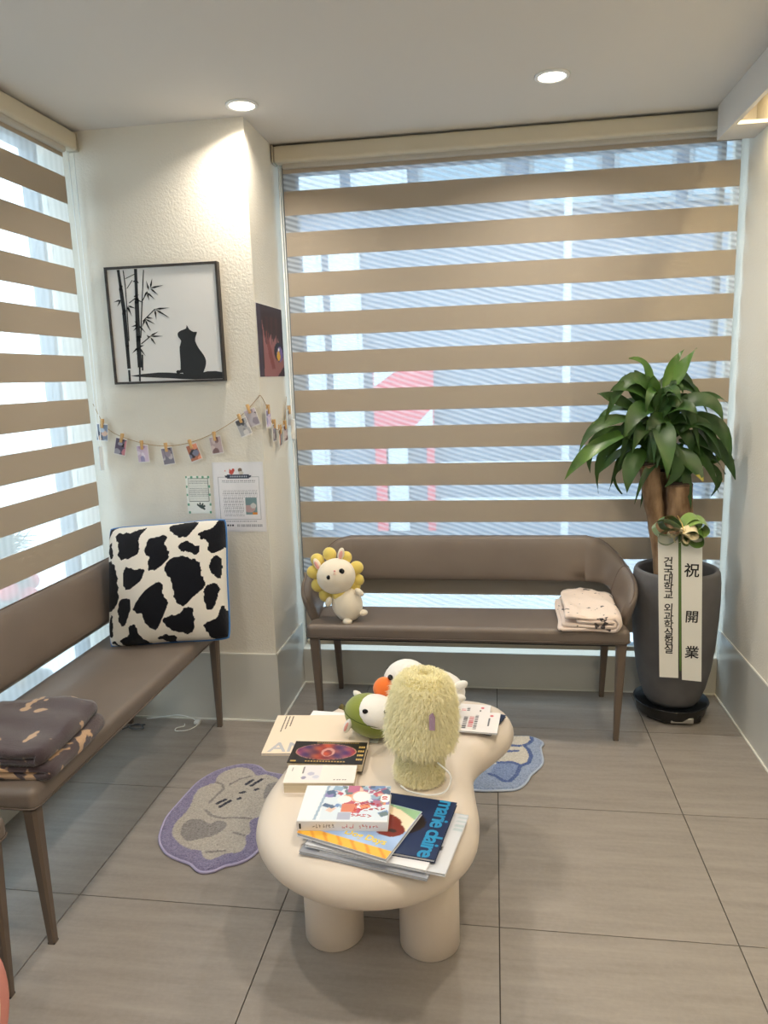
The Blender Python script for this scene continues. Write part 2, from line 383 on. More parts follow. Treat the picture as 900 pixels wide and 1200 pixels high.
for tri in ([(-1.09, 1.45), (-.85, 1.61), (-1.09, 1.61)], [(-.8, 1.01), (-.56, 1.01), (-.56, 1.25)]): MB().prism(tri, lambda x, z: (x, -.125, z), lambda x, z: (x, -.121, z)).build('sign_stripe', m_fw, sg)
MB().box(-1.1, -1.0, -.12, -.07, .1, .98).build('sign_post', m_red, b); MB().box(-.98, -.8, -.1, -.05, .1, .98).build('notice_panel', m_fw, b)
MB().box(-.62, -.55, -.12, -.07, .1, .98).build('sign_post', m_red, b)
for k in range(7): MB().box(-.5, 5.5, -.05, -.001, .35 + k * .34, .40 + k * .34).build('ledge', m_fw, b)
lp = thing('street_post', 'slim white post standing on the pavement outside the back window', 'post', (1.76, 3.2, -.1))
MB().lathe([(.03, 0), (.03, 3.4), (.001, 3.42)], n=16).build('post_shaft', m_fw, lp); MB().lathe([(.09, 0), (.09, .03), (.035, .05)], n=16).build('post_foot', m_fw, lp)
sh = thing('flowering_shrub', 'spiky green shrub with red flowers outside the left window', 'shrub', (-.98, .05, -.1))
MB().lathe([(.10, 0), (.14, .22), (.12, .22), (.11, .16)], n=20).build('planter', m_pot, sh)
MB().tube([(0, 0, .16), (.01, 0, .5), (0, .01, .74)], [.02, .016, .01]).build('stem', m_bark, sh)
mb = MB()
for i in range(900):
    z = random.uniform(.45, .9); a = random.uniform(0, 2 * PI); t = random.uniform(-.4, .9); l = random.uniform(.07, .15)
    d = Vector((math.cos(a) * math.cos(t), math.sin(a) * math.cos(t), math.sin(t))); s = d.orthogonal().normalized() * .006
    bpt = Vector((random.uniform(-.04, .04), random.uniform(-.04, .04), z)); mb.add([bpt - s, bpt + s, bpt + d * l], [(0, 1, 2)])
tag(mb.build('needles', mat('shrub_green', srgb(40, 66, 34), .6), sh, recalc=False), kind='stuff')
for i in range(6):
    a = i * 1.05; MB().ellipsoid((.09 * math.cos(a), .09 * math.sin(a), .62 + .05 * (i % 4)), (.05, .05, .045), nu=10, nv=6).build('flower', mat('red_flower', srgb(190, 20, 40), .6) if i == 0 else bpy.data.materials['red_flower'], sh, True)

# ------------------------------------------------------------------ zebra blinds
BT = [2.231 - .1673 * k for k in range(13)]       # top edges of the opaque bands
def blind(name, label, x0, x1, axis, pos, ctop, cass):
    """axis 'x': runs along x at y=pos; axis 'y': runs along y at x=pos"""
    root = thing(name, label, 'blind', ((x0 + x1) / 2, pos, 0) if axis == 'x' else (pos, (x0 + x1) / 2, 0))
    L = (x1 - x0) / 2
    def bx(mb, l0, l1, d0, d1, z0, z1):       # d towards the room is negative
        return mb.box(l0, l1, d0, d1, z0, z1) if axis == 'x' else mb.box(-d1, -d0, l0, l1, z0, z1)
    pj = -.05 if axis == 'x' else -.034
    bx(MB(), cass[0], cass[1], pj, .012, cass[2], cass[3]).build('cassette', m_cass, root, bevel=(.012, 3))
    ends = (cass[0] - .004, cass[1] + .004)
    bx(bx(MB(), ends[0], cass[0] + .002, pj - .002, .014, cass[2] - .002, cass[3] + .002), cass[1] - .002, ends[1], pj - .002, .014, cass[2] - .002, cass[3] + .002).build('end_cap', m_cass, root, bevel=(.006, 2))
    bx(MB(), -L, L, -.018, .01, cass[2] - .018, cass[2] + .01).build('roller_bar', m_roller, root, bevel=(.008, 3))
    bx(MB(), -L, L, -.001, .001, BT[0] + .07, cass[2] - .012).build('opaque_band', m_band, root, recalc=False)
    zb = .228
    sheer = m_sheer_b if axis == 'x' else m_sheer_l
    for z in BT:
        z0 = max(z - .098, zb)
        if z > zb + .01: bx(MB(), -L, L, -.001, .001, z0, z).build('opaque_band', m_band, root, recalc=False)
        zz = z + .07
        s = MB()
        if axis == 'x': s.add([(-L, 0, z), (L, 0, z), (L, 0, zz), (-L, 0, zz)], [(0, 1, 2, 3)])
        else: s.add([(0, -L, z), (0, L, z), (0, L, zz), (0, -L, zz)], [(0, 1, 2, 3)])
        if z > zb: s.build('sheer_band', sheer, root, recalc=False)
    bx(MB(), -L, L, -.008, .008, .208, .23).build('bottom_rail', m_cass, root, bevel=(.005, 3))
    return root
bb = blind('zebra_blind', 'wide beige and sheer striped zebra blind behind the plant', .312, 2.147, 'x', .36, 0, (-.945, .82, 2.336, 2.402))
bl = blind('zebra_blind', 'bright sunlit zebra blind beside the bench with the cow pillow', -3.40, -.092, 'y', -.42, 0, (-1.654, 1.71, 2.334, 2.402))
cx = -.918 - .012
MB().tube([(cx, -.02, 2.33), (cx, -.02, .75), (cx + .002, -.02, .45)], .0032, 6).tube([(cx + .008, -.012, 2.33), (cx + .009, -.012, .46)], .002, 6).build('pull_cord', m_white, bb, True)
MB().box(cx - .006, cx + .012, -.03, -.006, 1.18, 1.27).build('cord_clip', m_white, bb, bevel=(.004, 2))
MB().tube([(.006, 1.684, 2.325), (.006, 1.69, 1.25), (.01, 1.694, 1.18), (.014, 1.698, 1.25), (.02, 1.70, 2.325)], .0018, 6).build('pull_cord', m_white, bl, True)
m_clear = mat('clear_tag', srgb(225, 232, 240), .15)
MB().box(.012, .014, 1.672, 1.702, 1.10, 1.20).build('warning_tag', m_clear, bl)

# ------------------------------------------------------------------ downlights
m_lamp = mat('lit_diffuser', (1, .95, .86, 1), emit=((1, .88, .70, 1), 14))
def downlight(x, y, label):
    t = thing('downlight', label, 'downlight', (x, y, ZC), group='ceiling downlights')
    MB().rings([[(r * math.cos(2 * PI * j / 40), r * math.sin(2 * PI * j / 40), z) for j in range(40)] for r, z in ((.044, -.001), (.058, -.001), (.057, -.006), (.046, -.007))], False, True).build('trim_ring', m_white, t, True)
    MB().lathe([(.0445, -.0005), (.0445, -.004), (.001, -.0045)], n=40).build('diffuser', m_lamp, t, True)
    l = bpy.data.lights.new('downlight_beam', 'AREA'); l.shape = 'DISK'; l.size = .088; l.energy = DL; l.color = (1, .91, .78); l.spread = math.radians(140)
    o = bpy.data.objects.new('downlight_beam', l); COL.objects.link(o); o.location = (0, 0, -.009); o.parent = t
DL = 6.5
downlight(.312, -.145, 'glowing round downlight in the ceiling beside the corner column')
downlight(1.388, -.155, 'glowing round downlight in the ceiling before the wide blind')
for x, y in ((.312, -1.75), (1.388, -1.75), (.312, -3.35), (1.388, -3.35)):
    downlight(x, y, 'round downlight set in the ceiling further from the wide blind')

# ------------------------------------------------------------------ drawn outlines (metres)
RUG1_OUT = [(0.125,-0.881),(0.103,-0.818),(0.092,-0.751),(0.096,-0.688),(0.104,-0.602),(0.115,-0.531),(0.148,-0.465),(0.192,-0.423),(0.244,-0.399),(0.301,-0.407),(0.341,-0.442),(0.38,-0.454),(0.424,-0.466),(0.49,-0.517),(0.539,-0.6),(0.546,-0.69),(0.523,-0.761),(0.487,-0.813),(0.455,-0.848),(0.46,-0.886),(0.445,-0.932),(0.417,-0.963),(0.381,-0.981),(0.356,-1.005),(0.327,-1.015),(0.302,-1.007),(0.27,-0.982),(0.223,-0.965),(0.171,-0.937)]
RUG1_BODY = [(0.149,-0.838),(0.141,-0.789),(0.149,-0.746),(0.149,-0.683),(0.138,-0.628),(0.142,-0.584),(0.17,-0.551),(0.184,-0.545),(0.175,-0.505),(0.194,-0.461),(0.232,-0.433),(0.282,-0.442),(0.319,-0.481),(0.351,-0.473),(0.396,-0.49),(0.42,-0.513),(0.459,-0.549),(0.483,-0.614),(0.464,-0.68),(0.42,-0.728),(0.387,-0.757),(0.408,-0.821),(0.401,-0.845),(0.414,-0.883),(0.407,-0.921),(0.367,-0.932),(0.331,-0.965),(0.302,-0.954),(0.281,-0.926),(0.245,-0.922),(0.198,-0.897),(0.168,-0.869)]
RUG1_GREY = [[(0.18,-0.843),(0.17,-0.795),(0.19,-0.768),(0.223,-0.769),(0.256,-0.787),(0.286,-0.767),(0.316,-0.785),(0.312,-0.822),(0.287,-0.853),(0.257,-0.868),(0.228,-0.882),(0.203,-0.873)],[(0.377,-0.547),(0.4,-0.52),(0.43,-0.527),(0.453,-0.589),(0.407,-0.617),(0.389,-0.623)]]
RUG1_LINES = [[(0.21,-0.668),(0.219,-0.62),(0.229,-0.581),(0.213,-0.552),(0.183,-0.54)],[(0.241,-0.55),(0.265,-0.512),(0.303,-0.488)],[(0.214,-0.713),(0.244,-0.741),(0.286,-0.754),(0.331,-0.746),(0.383,-0.745)],[(0.303,-0.931),(0.357,-0.919)],[(0.354,-0.826),(0.394,-0.838)]]
RUG1_MARKS = [[(0.3,-0.544),(0.315,-0.515)],[(0.322,-0.55),(0.347,-0.506)],[(0.239,-0.672),(0.259,-0.645)],[(0.257,-0.689),(0.278,-0.652)],[(0.299,-0.599),(0.31,-0.594)],[(0.303,-0.638),(0.308,-0.634)],[(0.345,-0.576),(0.351,-0.571)]]
RUG2_OUT = [(1.177,-0.107),(1.277,-0.091),(1.32,-0.088),(1.341,-0.094),(1.368,-0.117),(1.377,-0.142),(1.366,-0.171),(1.367,-0.22),(1.369,-0.267),(1.36,-0.307),(1.338,-0.347),(1.317,-0.38),(1.305,-0.417),(1.285,-0.454),(1.262,-0.477),(1.234,-0.485),(1.139,-0.497),(1.083,-0.479),(1.048,-0.422),(1.037,-0.329),(1.056,-0.226),(1.106,-0.15)]
RUG2_WHITE = [(1.277,-0.091),(1.323,-0.095),(1.329,-0.124),(1.317,-0.158),(1.297,-0.17),(1.312,-0.197),(1.318,-0.238),(1.311,-0.292),(1.29,-0.319),(1.27,-0.308),(1.244,-0.301),(1.207,-0.307),(1.194,-0.322),(1.144,-0.319),(1.126,-0.255),(1.159,-0.16),(1.212,-0.112)]
RUG2_MID = [(1.201,-0.311),(1.254,-0.303),(1.283,-0.326),(1.268,-0.39),(1.241,-0.438),(1.219,-0.437),(1.194,-0.409),(1.174,-0.386)]
RUG2_LINES = [[(1.334,-0.094),(1.336,-0.127),(1.32,-0.157),(1.302,-0.17),(1.318,-0.203),(1.326,-0.251),(1.314,-0.304),(1.286,-0.326),(1.254,-0.303),(1.201,-0.311)],[(1.281,-0.333),(1.268,-0.39),(1.241,-0.438),(1.219,-0.437),(1.194,-0.409),(1.168,-0.393)],[(1.254,-0.177),(1.288,-0.177)],[(1.239,-0.224),(1.277,-0.217)]]
CAT = [(-0.0379,1.6375),(-0.0245,1.6474),(-0.0019,1.6546),(0.0018,1.6678),(0.0104,1.6518),(0.0271,1.6407),(0.042,1.6401),(0.0365,1.6259),(0.0317,1.6057),(0.0449,1.576),(0.0618,1.5521),(0.0706,1.5283),(0.0662,1.505),(0.0564,1.4847),(0.0523,1.473),(0.0201,1.4651),(-0.0179,1.4663),(-0.029,1.4845),(-0.0483,1.4821),(-0.0573,1.4883),(-0.0503,1.4958),(-0.0374,1.4978),(-0.0356,1.5555),(-0.0343,1.5848),(-0.026,1.6079),(-0.0361,1.6229)]
GROUND = [(-0.2513,1.4796),(-0.1308,1.4889),(-0.0545,1.4841),(0.0211,1.4769),(0.0724,1.4871),(0.1359,1.4821),(0.1358,1.4544),(0.0194,1.4562),(-0.0945,1.4657),(-0.1776,1.4713)]
STALKS = [((-0.2628,1.8886),(-0.2583,1.8219),0.0083),((-0.2587,1.8173),(-0.2537,1.7291),0.0109),((-0.2543,1.7233),(-0.254,1.5941),0.0115),((-0.2544,1.5894),(-0.2549,1.5079),0.0102),((-0.2555,1.5025),(-0.2564,1.4545),0.0064),((-0.1899,1.8889),(-0.1964,1.7717),0.009),((-0.197,1.766),(-0.2044,1.6265),0.0128),((-0.2048,1.6218),(-0.2083,1.5213),0.0128),((-0.2088,1.5159),(-0.2135,1.4544),0.0051),((-0.2421,1.8858),(-0.2388,1.8256),0.0026),((-0.2388,1.8256),(-0.244,1.6162),0.0026),((-0.1571,1.8832),(-0.1749,1.765),0.0026),((-0.1749,1.765),(-0.1935,1.626),0.0032),((-0.1934,1.5611),(-0.1982,1.4989),0.0045),((-0.2359,1.8541),(-0.1963,1.8693),0.0019),((-0.2333,1.8167),(-0.208,1.847),0.0019),((-0.2293,1.7617),(-0.2022,1.7778),0.0026),((-0.1749,1.765),(-0.1492,1.8012),0.0026),((-0.179,1.6898),(-0.124,1.7339),0.0026),((-0.1939,1.6025),(-0.1528,1.6303),0.0026),((-0.1506,1.6536),(-0.1689,1.6952),0.0019),((-0.2646,1.8222),(-0.2522,1.8193),0.0141),((-0.2615,1.7283),(-0.2464,1.7253),0.0141),((-0.2613,1.592),(-0.2471,1.5915),0.0141),((-0.2043,1.7698),(-0.1886,1.7679),0.0141),((-0.2129,1.6244),(-0.195,1.6237),0.0141),((-0.2169,1.5192),(-0.2001,1.5186),0.0115)]
LEAVES_INK = [((-0.1354,1.8137),(-0.0811,1.8225)),((-0.1356,1.812),(-0.1063,1.7877)),((-0.1353,1.8149),(-0.1252,1.8486)),((-0.1424,1.8066),(-0.1498,1.8413)),((-0.1495,1.7983),(-0.1224,1.7712)),((-0.1496,1.7972),(-0.1454,1.7683)),((-0.1492,1.8012),(-0.1647,1.7847)),((-0.124,1.7339),(-0.0626,1.7363)),((-0.1222,1.7326),(-0.066,1.6978)),((-0.1242,1.731),(-0.122,1.6944)),((-0.1686,1.6981),(-0.1275,1.676)),((-0.1676,1.6952),(-0.1565,1.6586)),((-0.1686,1.6981),(-0.1844,1.6667)),((-0.1649,1.7038),(-0.1336,1.6984)),((-0.1528,1.6303),(-0.1,1.6294)),((-0.1531,1.6274),(-0.1323,1.5967)),((-0.1527,1.6315),(-0.1181,1.6477)),((-0.1565,1.6246),(-0.1681,1.6368)),((-0.2059,1.5912),(-0.2366,1.5674)),((-0.2059,1.5912),(-0.1804,1.5559)),((-0.2059,1.5912),(-0.1815,1.5973)),((-0.2062,1.5882),(-0.2172,1.562)),((-0.1995,1.6761),(-0.2301,1.6709)),((-0.1995,1.6761),(-0.1723,1.6469)),((-0.1998,1.6732),(-0.2222,1.6542)),((-0.1992,1.679),(-0.214,1.6913)),((-0.2631,1.7748),(-0.294,1.7675)),((-0.2631,1.7748),(-0.2804,1.7506)),((-0.2368,1.7504),(-0.2235,1.7109)),((-0.2354,1.7515),(-0.2029,1.7391)),((-0.2371,1.7475),(-0.2328,1.727)),((-0.2054,1.7779),(-0.1691,1.759)),((-0.208,1.7838),(-0.185,1.7914)),((-0.1925,1.8434),(-0.1808,1.8342)),((-0.1938,1.8434),(-0.2067,1.8412))]
COW = [[(-0.016,0.958),(-0.004,1.045),(0.066,1.049),(0.147,1.012),(0.061,0.977),(0.022,0.909),(-0.008,0.876)],[(0.099,0.893),(0.133,0.925),(0.223,0.921),(0.343,0.955),(0.301,0.876),(0.305,0.762),(0.255,0.724),(0.172,0.711),(0.134,0.751),(0.133,0.823)],[(0.024,0.829),(0.052,0.836),(0.07,0.743),(0.044,0.724),(0.023,0.778)],[(0.395,0.844),(0.437,0.857),(0.531,0.866),(0.526,0.795),(0.56,0.722),(0.555,0.681),(0.495,0.625),(0.439,0.597),(0.401,0.626),(0.408,0.695),(0.371,0.741),(0.383,0.796)],[(0.568,0.928),(0.587,0.967),(0.768,0.976),(0.728,0.882),(0.69,0.853),(0.631,0.873)],[(0.662,0.787),(0.706,0.81),(0.757,0.785),(0.814,0.752),(0.794,0.703),(0.735,0.719),(0.664,0.746)],[(0.817,0.879),(0.912,0.915),(0.95,0.99),(1.003,1.017),(1.04,0.94),(0.984,0.749),(0.898,0.72),(0.882,0.799),(0.826,0.838)],[(0.555,0.613),(0.607,0.663),(0.689,0.669),(0.779,0.634),(0.82,0.584),(0.819,0.524),(0.849,0.468),(0.825,0.416),(0.745,0.353),(0.686,0.302),(0.635,0.319),(0.617,0.388),(0.601,0.485),(0.561,0.543)],[(0.905,0.624),(0.939,0.671),(0.976,0.644),(0.969,0.502),(0.908,0.544)],[(0.191,0.602),(0.226,0.627),(0.265,0.602),(0.351,0.595),(0.338,0.525),(0.281,0.48),(0.226,0.453),(0.182,0.488)],[(0.287,0.309),(0.367,0.404),(0.452,0.461),(0.508,0.464),(0.511,0.388),(0.545,0.31),(0.516,0.242),(0.454,0.133),(0.408,0.131),(0.361,0.179),(0.346,0.236),(0.29,0.267)],[(-0.0,0.663),(0.092,0.625),(0.12,0.449),(0.114,0.362),(0.051,0.308),(-0.006,0.341)],[(0.131,0.332),(0.167,0.369),(0.225,0.356),(0.234,0.298),(0.186,0.186),(0.153,0.173),(0.124,0.232)],[(0.85,0.374),(0.88,0.433),(0.953,0.432),(0.943,0.343),(0.895,0.245),(0.854,0.281)],[(0.524,0.186),(0.644,0.216),(0.68,0.252),(0.738,0.246),(0.742,0.137),(0.711,0.071),(0.635,0.075),(0.549,0.116)],[(0.124,0.044),(0.204,0.078),(0.215,0.142),(0.267,0.143),(0.298,0.054),(0.363,-0.011),(0.178,-0.018)],[(0.833,0.121),(0.93,0.171),(0.96,0.249),(0.991,0.235),(1.027,0.076),(1.008,-0.016),(0.907,-0.008),(0.846,0.067)],[(0.445,0.036),(0.517,0.055),(0.585,0.033),(0.537,-0.001)],[(0.001,0.135),(0.047,0.25),(0.059,0.162),(0.041,0.082)],[(0.033,0.024),(0.067,0.041),(0.108,-0.014)]]
CARDS = [(-.398,1.256,-.387,1.299,-6),(-.324,1.196,-.306,1.239,-14),(-.229,1.165,-.228,1.207,3),(-.122,1.154,-.121,1.2,8),(-.01,1.167,-.024,1.208,18),(.087,1.195,.079,1.243,8),(.208,1.265,.19,1.309,20),(.243,1.301,.233,1.345,18)]
LEAVES = [((1.8,0.185,1.364),(1.782,0.185,1.46),(1.717,0.185,1.484),0.037),
 ((1.818,0.185,1.315),(1.808,0.167,1.38),(1.808,0.155,1.416),0.049),
 ((1.789,0.185,1.348),(1.762,0.197,1.413),(1.742,0.205,1.436),0.033),
 ((1.855,0.185,1.362),(1.881,0.197,1.449),(1.929,0.205,1.512),0.037),
 ((1.878,0.185,1.353),(1.914,0.185,1.432),(1.97,0.185,1.515),0.057),
 ((1.779,0.185,1.304),(1.733,0.203,1.357),(1.708,0.215,1.424),0.033),
 ((1.879,0.185,1.345),(1.904,0.167,1.385),(1.918,0.155,1.345),0.025),
 ((1.756,0.185,1.284),(1.658,0.173,1.332),(1.597,0.165,1.351),0.045),
 ((1.818,0.185,1.291),(1.743,0.113,1.28),(1.687,0.065,1.183),0.078),
 ((1.724,0.185,1.285),(1.658,0.221,1.285),(1.606,0.245,1.226),0.037),
 ((1.749,0.185,1.244),(1.601,0.149,1.233),(1.525,0.125,1.122),0.049),
 ((1.75,0.185,1.211),(1.591,0.185,1.165),(1.578,0.185,1.031),0.049),
 ((1.75,0.185,1.203),(1.576,0.125,1.138),(1.466,0.085,1.017),0.061),
 ((1.751,0.185,1.17),(1.621,0.215,1.111),(1.619,0.235,0.941),0.033),
 ((1.736,0.185,1.129),(1.665,0.233,1.083),(1.621,0.265,1.015),0.041),
 ((1.792,0.185,1.119),(1.73,0.137,1.068),(1.711,0.105,0.959),0.074),
 ((1.777,0.185,1.095),(1.671,0.215,1.034),(1.714,0.235,0.935),0.025),
 ((1.828,0.185,1.234),(1.847,0.083,1.177),(1.841,0.015,1.028),0.078),
 ((1.87,0.185,1.159),(1.904,0.113,1.069),(1.842,0.065,0.987),0.061),
 ((1.902,0.185,1.142),(1.949,0.143,1.064),(1.907,0.115,0.999),0.057),
 ((1.85,0.185,1.266),(1.913,0.125,1.299),(1.957,0.085,1.268),0.066),
 ((1.881,0.185,1.281),(1.998,0.137,1.32),(2.057,0.105,1.238),0.07),
 ((1.912,0.185,1.28),(2.027,0.221,1.332),(2.112,0.245,1.297),0.037),
 ((1.899,0.185,1.224),(2.041,0.143,1.232),(2.097,0.115,1.082),0.07),
 ((1.914,0.185,1.24),(2.044,0.209,1.243),(2.099,0.225,1.151),0.041),
 ((1.917,0.185,1.158),(2.028,0.185,1.107),(1.999,0.185,1.05),0.057),
 ((1.918,0.185,1.126),(1.959,0.119,1.067),(1.988,0.075,1.008),0.064),
 ((1.948,0.185,1.166),(2.08,0.203,1.104),(2.023,0.215,1.046),0.045),
 ((1.963,0.185,1.166),(2.065,0.155,1.126),(2.122,0.135,1.005),0.066),
 ((1.943,0.185,1.092),(2.078,0.185,1.033),(2.044,0.185,0.925),0.029),
 ((1.948,0.185,1.158),(2.102,0.227,1.102),(2.15,0.255,1.064),0.037),
 ((1.916,0.185,1.183),(2.038,0.233,1.16),(2.084,0.265,1.081),0.041),
 ((1.834,0.185,1.282),(1.84,0.149,1.355),(1.896,0.125,1.337),0.033),
 ((1.827,0.185,1.274),(1.834,0.155,1.34),(1.844,0.135,1.363),0.045),
 ((1.814,0.185,1.193),(1.721,0.245,1.199),(1.68,0.285,1.111),0.049),
 ((1.822,0.185,1.193),(1.929,0.245,1.194),(2.006,0.285,1.131),0.049),
 ((1.807,0.185,1.16),(1.784,0.221,1.091),(1.807,0.245,1.02),0.057),
 ((1.846,0.185,1.16),(1.833,0.185,1.077),(1.821,0.185,0.977),0.057),
 ((1.811,0.185,1.283),(1.74,0.233,1.315),(1.681,0.265,1.291),0.041),
 ((1.827,0.185,1.258),(1.805,0.185,1.21),(1.759,0.185,1.17),0.049),
 ((1.868,0.185,1.208),(1.943,0.167,1.184),(1.959,0.155,1.095),0.049),
 ((1.79,0.185,1.21),(1.706,0.203,1.177),(1.638,0.215,1.068),0.045),
 ((1.889,0.185,1.06),(1.895,0.215,1.09),(1.96,0.235,1.153),0.049),
 ((1.81,0.185,1.307),(1.778,0.203,1.323),(1.782,0.215,1.368),0.029)]

# ------------------------------------------------------------------ benches
def superring(c, ax, az, h, t, lean, n=20, e=3.0):
    """closed section ring: c centre, ax outward unit vector, half height h, half thickness t"""
    out = []
    for j in range(n):
        a = 2 * PI * j / n; ca, sa = math.cos(a), math.sin(a)
        s = math.copysign(abs(ca) ** (2 / e), ca) * t; z = math.copysign(abs(sa) ** (2 / e), sa) * h
        out.append(Vector(c) + Vector(ax) * (s + lean * z / max(h, 1e-4)) + Vector((0, 0, z)))
    return out
def leg_mesh(x, y, ztop, dx=0, dy=0):
    r = []
    for k, (s, z) in enumerate(((.010, 0), (.0105, .004), (.0195, ztop))):
        f = 1 - z / ztop
        r.append([(x + dx * f + s * a, y + dy * f + s * b_, z) for a, b_ in ((-1, -.6), (-.6, -1), (.6, -1), (1, -.6), (1, .6), (.6, 1), (-.6, 1), (-1, .6))])
    return MB().rings(r)
def bench(name, label, L, arms, loc, rz, group, yr=.215):
    t = thing(name, label, 'bench', loc, (0, 0, rz), group)
    H = L / 2
    s = MB().add([(x, y, z) for z, ys in ((.398, 1), (.464, 1)) for y in (-.22, yr) for x in (-H, H)], [(0, 2, 3, 1), (4, 5, 7, 6), (0, 1, 5, 4), (2, 6, 7, 3), (0, 4, 6, 2), (1, 3, 7, 5)])
    s.v = [(x, y, z - (.02 if (y > 0 and z > .45) else 0)) for x, y, z in s.v]; s = s.build('seat', m_leather, t, bevel=(.022, 5))
    pz = .412
    MB().tube([(-H + .02, -.221, pz), (H - .02, -.221, pz), (H - .004, -.214, pz), (H + .001, -.20, pz), (H + .001, yr - .015, pz), (H - .02, yr + .001, pz), (-H + .02, yr + .001, pz), (-H - .001, yr - .015, pz), (-H - .001, -.20, pz), (-H + .004, -.214, pz)], .0025, 6, closed=True).build('seam', m_leather_d, s, True)
    MB().box(-H + .04, H - .04, -.18, .215, .384, .399).build('under_frame', m_black, t)
    for x in (-1, 1):
        for y in (-1, 1):
            yt = -.19 if y < 0 else .195; yb = -.192 if y < 0 else .215; xt = x * (H - .03); xb = xt - x * .012
            l = leg_mesh(xt, yt, .40, xb - xt, yb - yt).build('leg', m_leg, t)
            MB().box(xb - .0095, xb + .0095, yb - .0095, yb + .0095, -.0002, .005).build('foot_cap', m_black, l)
    if arms:
        half = [((H - .012, -.140), .545, .440, .012), ((H - .004, -.132), .566, .436, .02), ((H + .006, -.10), .588, .436, .024), ((H + .014, -.04), .604, .440, .026), ((H + .016, .02), .614, .460, .026), ((H + .012, .065), .624, .495, .026), ((H + .002, .108), .643, .524, .025), ((H - .022, .145), .683, .540, .024), ((H - .06, .168), .722, .546, .024), ((H - .12, .180), .740, .548, .024), ((H - .22, .183), .741, .548, .024)]
        full = [((-x, y), a, b_, c) for (x, y), a, b_, c in half] + [((x, y), a, b_, c) for (x, y), a, b_, c in reversed(half)]
        P = catmull([Vector((q[0][0], q[0][1], 0)) for q in full], 3); Z = catmull([Vector((q[1], q[2], q[3])) for q in full], 3)
        rings = []
        for i in range(len(P)):
            tg = (P[min(i + 1, len(P) - 1)] - P[max(i - 1, 0)]).normalized(); ax = Vector((-tg.y, tg.x, 0))
            zt, zb, th = Z[i]; k = 1.0 if 1 < i < len(P) - 2 else (.86 if i in (1, len(P) - 2) else .6)
            rings.append(superring((P[i].x, P[i].y, (zt + zb) / 2), ax, 0, (zt - zb) / 2 * (k * .3 + .7), max(th, .012) * k, .022))
        sh = MB().rings(rings).build('backrest', m_leather, t, True)
        top = [r[5] + Vector((0, 0, -.001)) for r in rings[1:-1]]
        MB().tube(top, .0028, 6).build('seam', m_leather_d, sh, True)
        for i in (17, len(rings) - 18): MB().tube([rings[i][j] for j in range(len(rings[i]))], .0022, 6, closed=True).build('seam', m_leather_d, sh, True)
    else:
        rings = []
        xs = [-H + .04, -H + .043, -H + .055, -H + .08, -.3, 0, .3, H - .08, H - .055, H - .043, H - .04]
        for i, x in enumerate(xs):
            k = (.72, .86, .96, 1)[min(min(i, len(xs) - 1 - i), 3)]
            rings.append(superring((x, .190, .638), (0, 1, 0), 0, .108 * (k * .4 + .6), .026 * k, .03))
        sh = MB().rings(rings).build('backrest', m_leather, t, True)
        MB().tube([r[5] for r in rings], .0028, 6).build('seam', m_leather_d, sh, True)
        for x in (-1, 1):
            MB().box(x * (H - .12) - .012, x * (H - .12) + .012, .155, .178, .44, .60).build('back_post', m_leg, t, bevel=(.004, 2))
    return t
bench('waiting_bench', 'taupe armrest bench with wraparound back under the wide blind', 1.275, True, (1.0675, .118, 0), 0, 'taupe waiting benches', .108)
bench('waiting_bench', 'taupe armless bench holding the cow print pillow', 1.31, False, (-.162, -.705, 0), PI / 2, 'taupe waiting benches')
bench('waiting_bench', 'taupe bench end next to the round pink cushion', 1.31, False, (-.168, -2.105, 0), PI / 2, 'taupe waiting benches')

# round cushion beside the third bench, and a charcoal throw on it
rc = thing('round_cushion', 'round pink cushion with cream centre leaning on a bench leg', 'cushion', (.135, -1.80, 0), (0, math.radians(-7), 0))
m_pink = mat('pink_fabric', srgb(224, 150, 138), .9, .2, bump=(300, .3, .002)); m_cream = mat('cream_fabric', srgb(246, 226, 196), .9, .2, bump=(300, .3, .002))
def disc_x(R, half, x, y=0, z=.19):
    return MB().rings([[(x + h, y + r * math.cos(2 * PI * j / 48), z + r * math.sin(2 * PI * j / 48)) for j in range(48)] for r, h in ((R - .03, -half), (R - .008, -half * .6), (R, 0), (R - .008, half * .6), (R - .03, half))])
disc_x(.19, .03, 0).build('cushion_rim', m_pink, rc, True); disc_x(.162, .034, 0).build('cushion_centre', m_cream, rc, True)

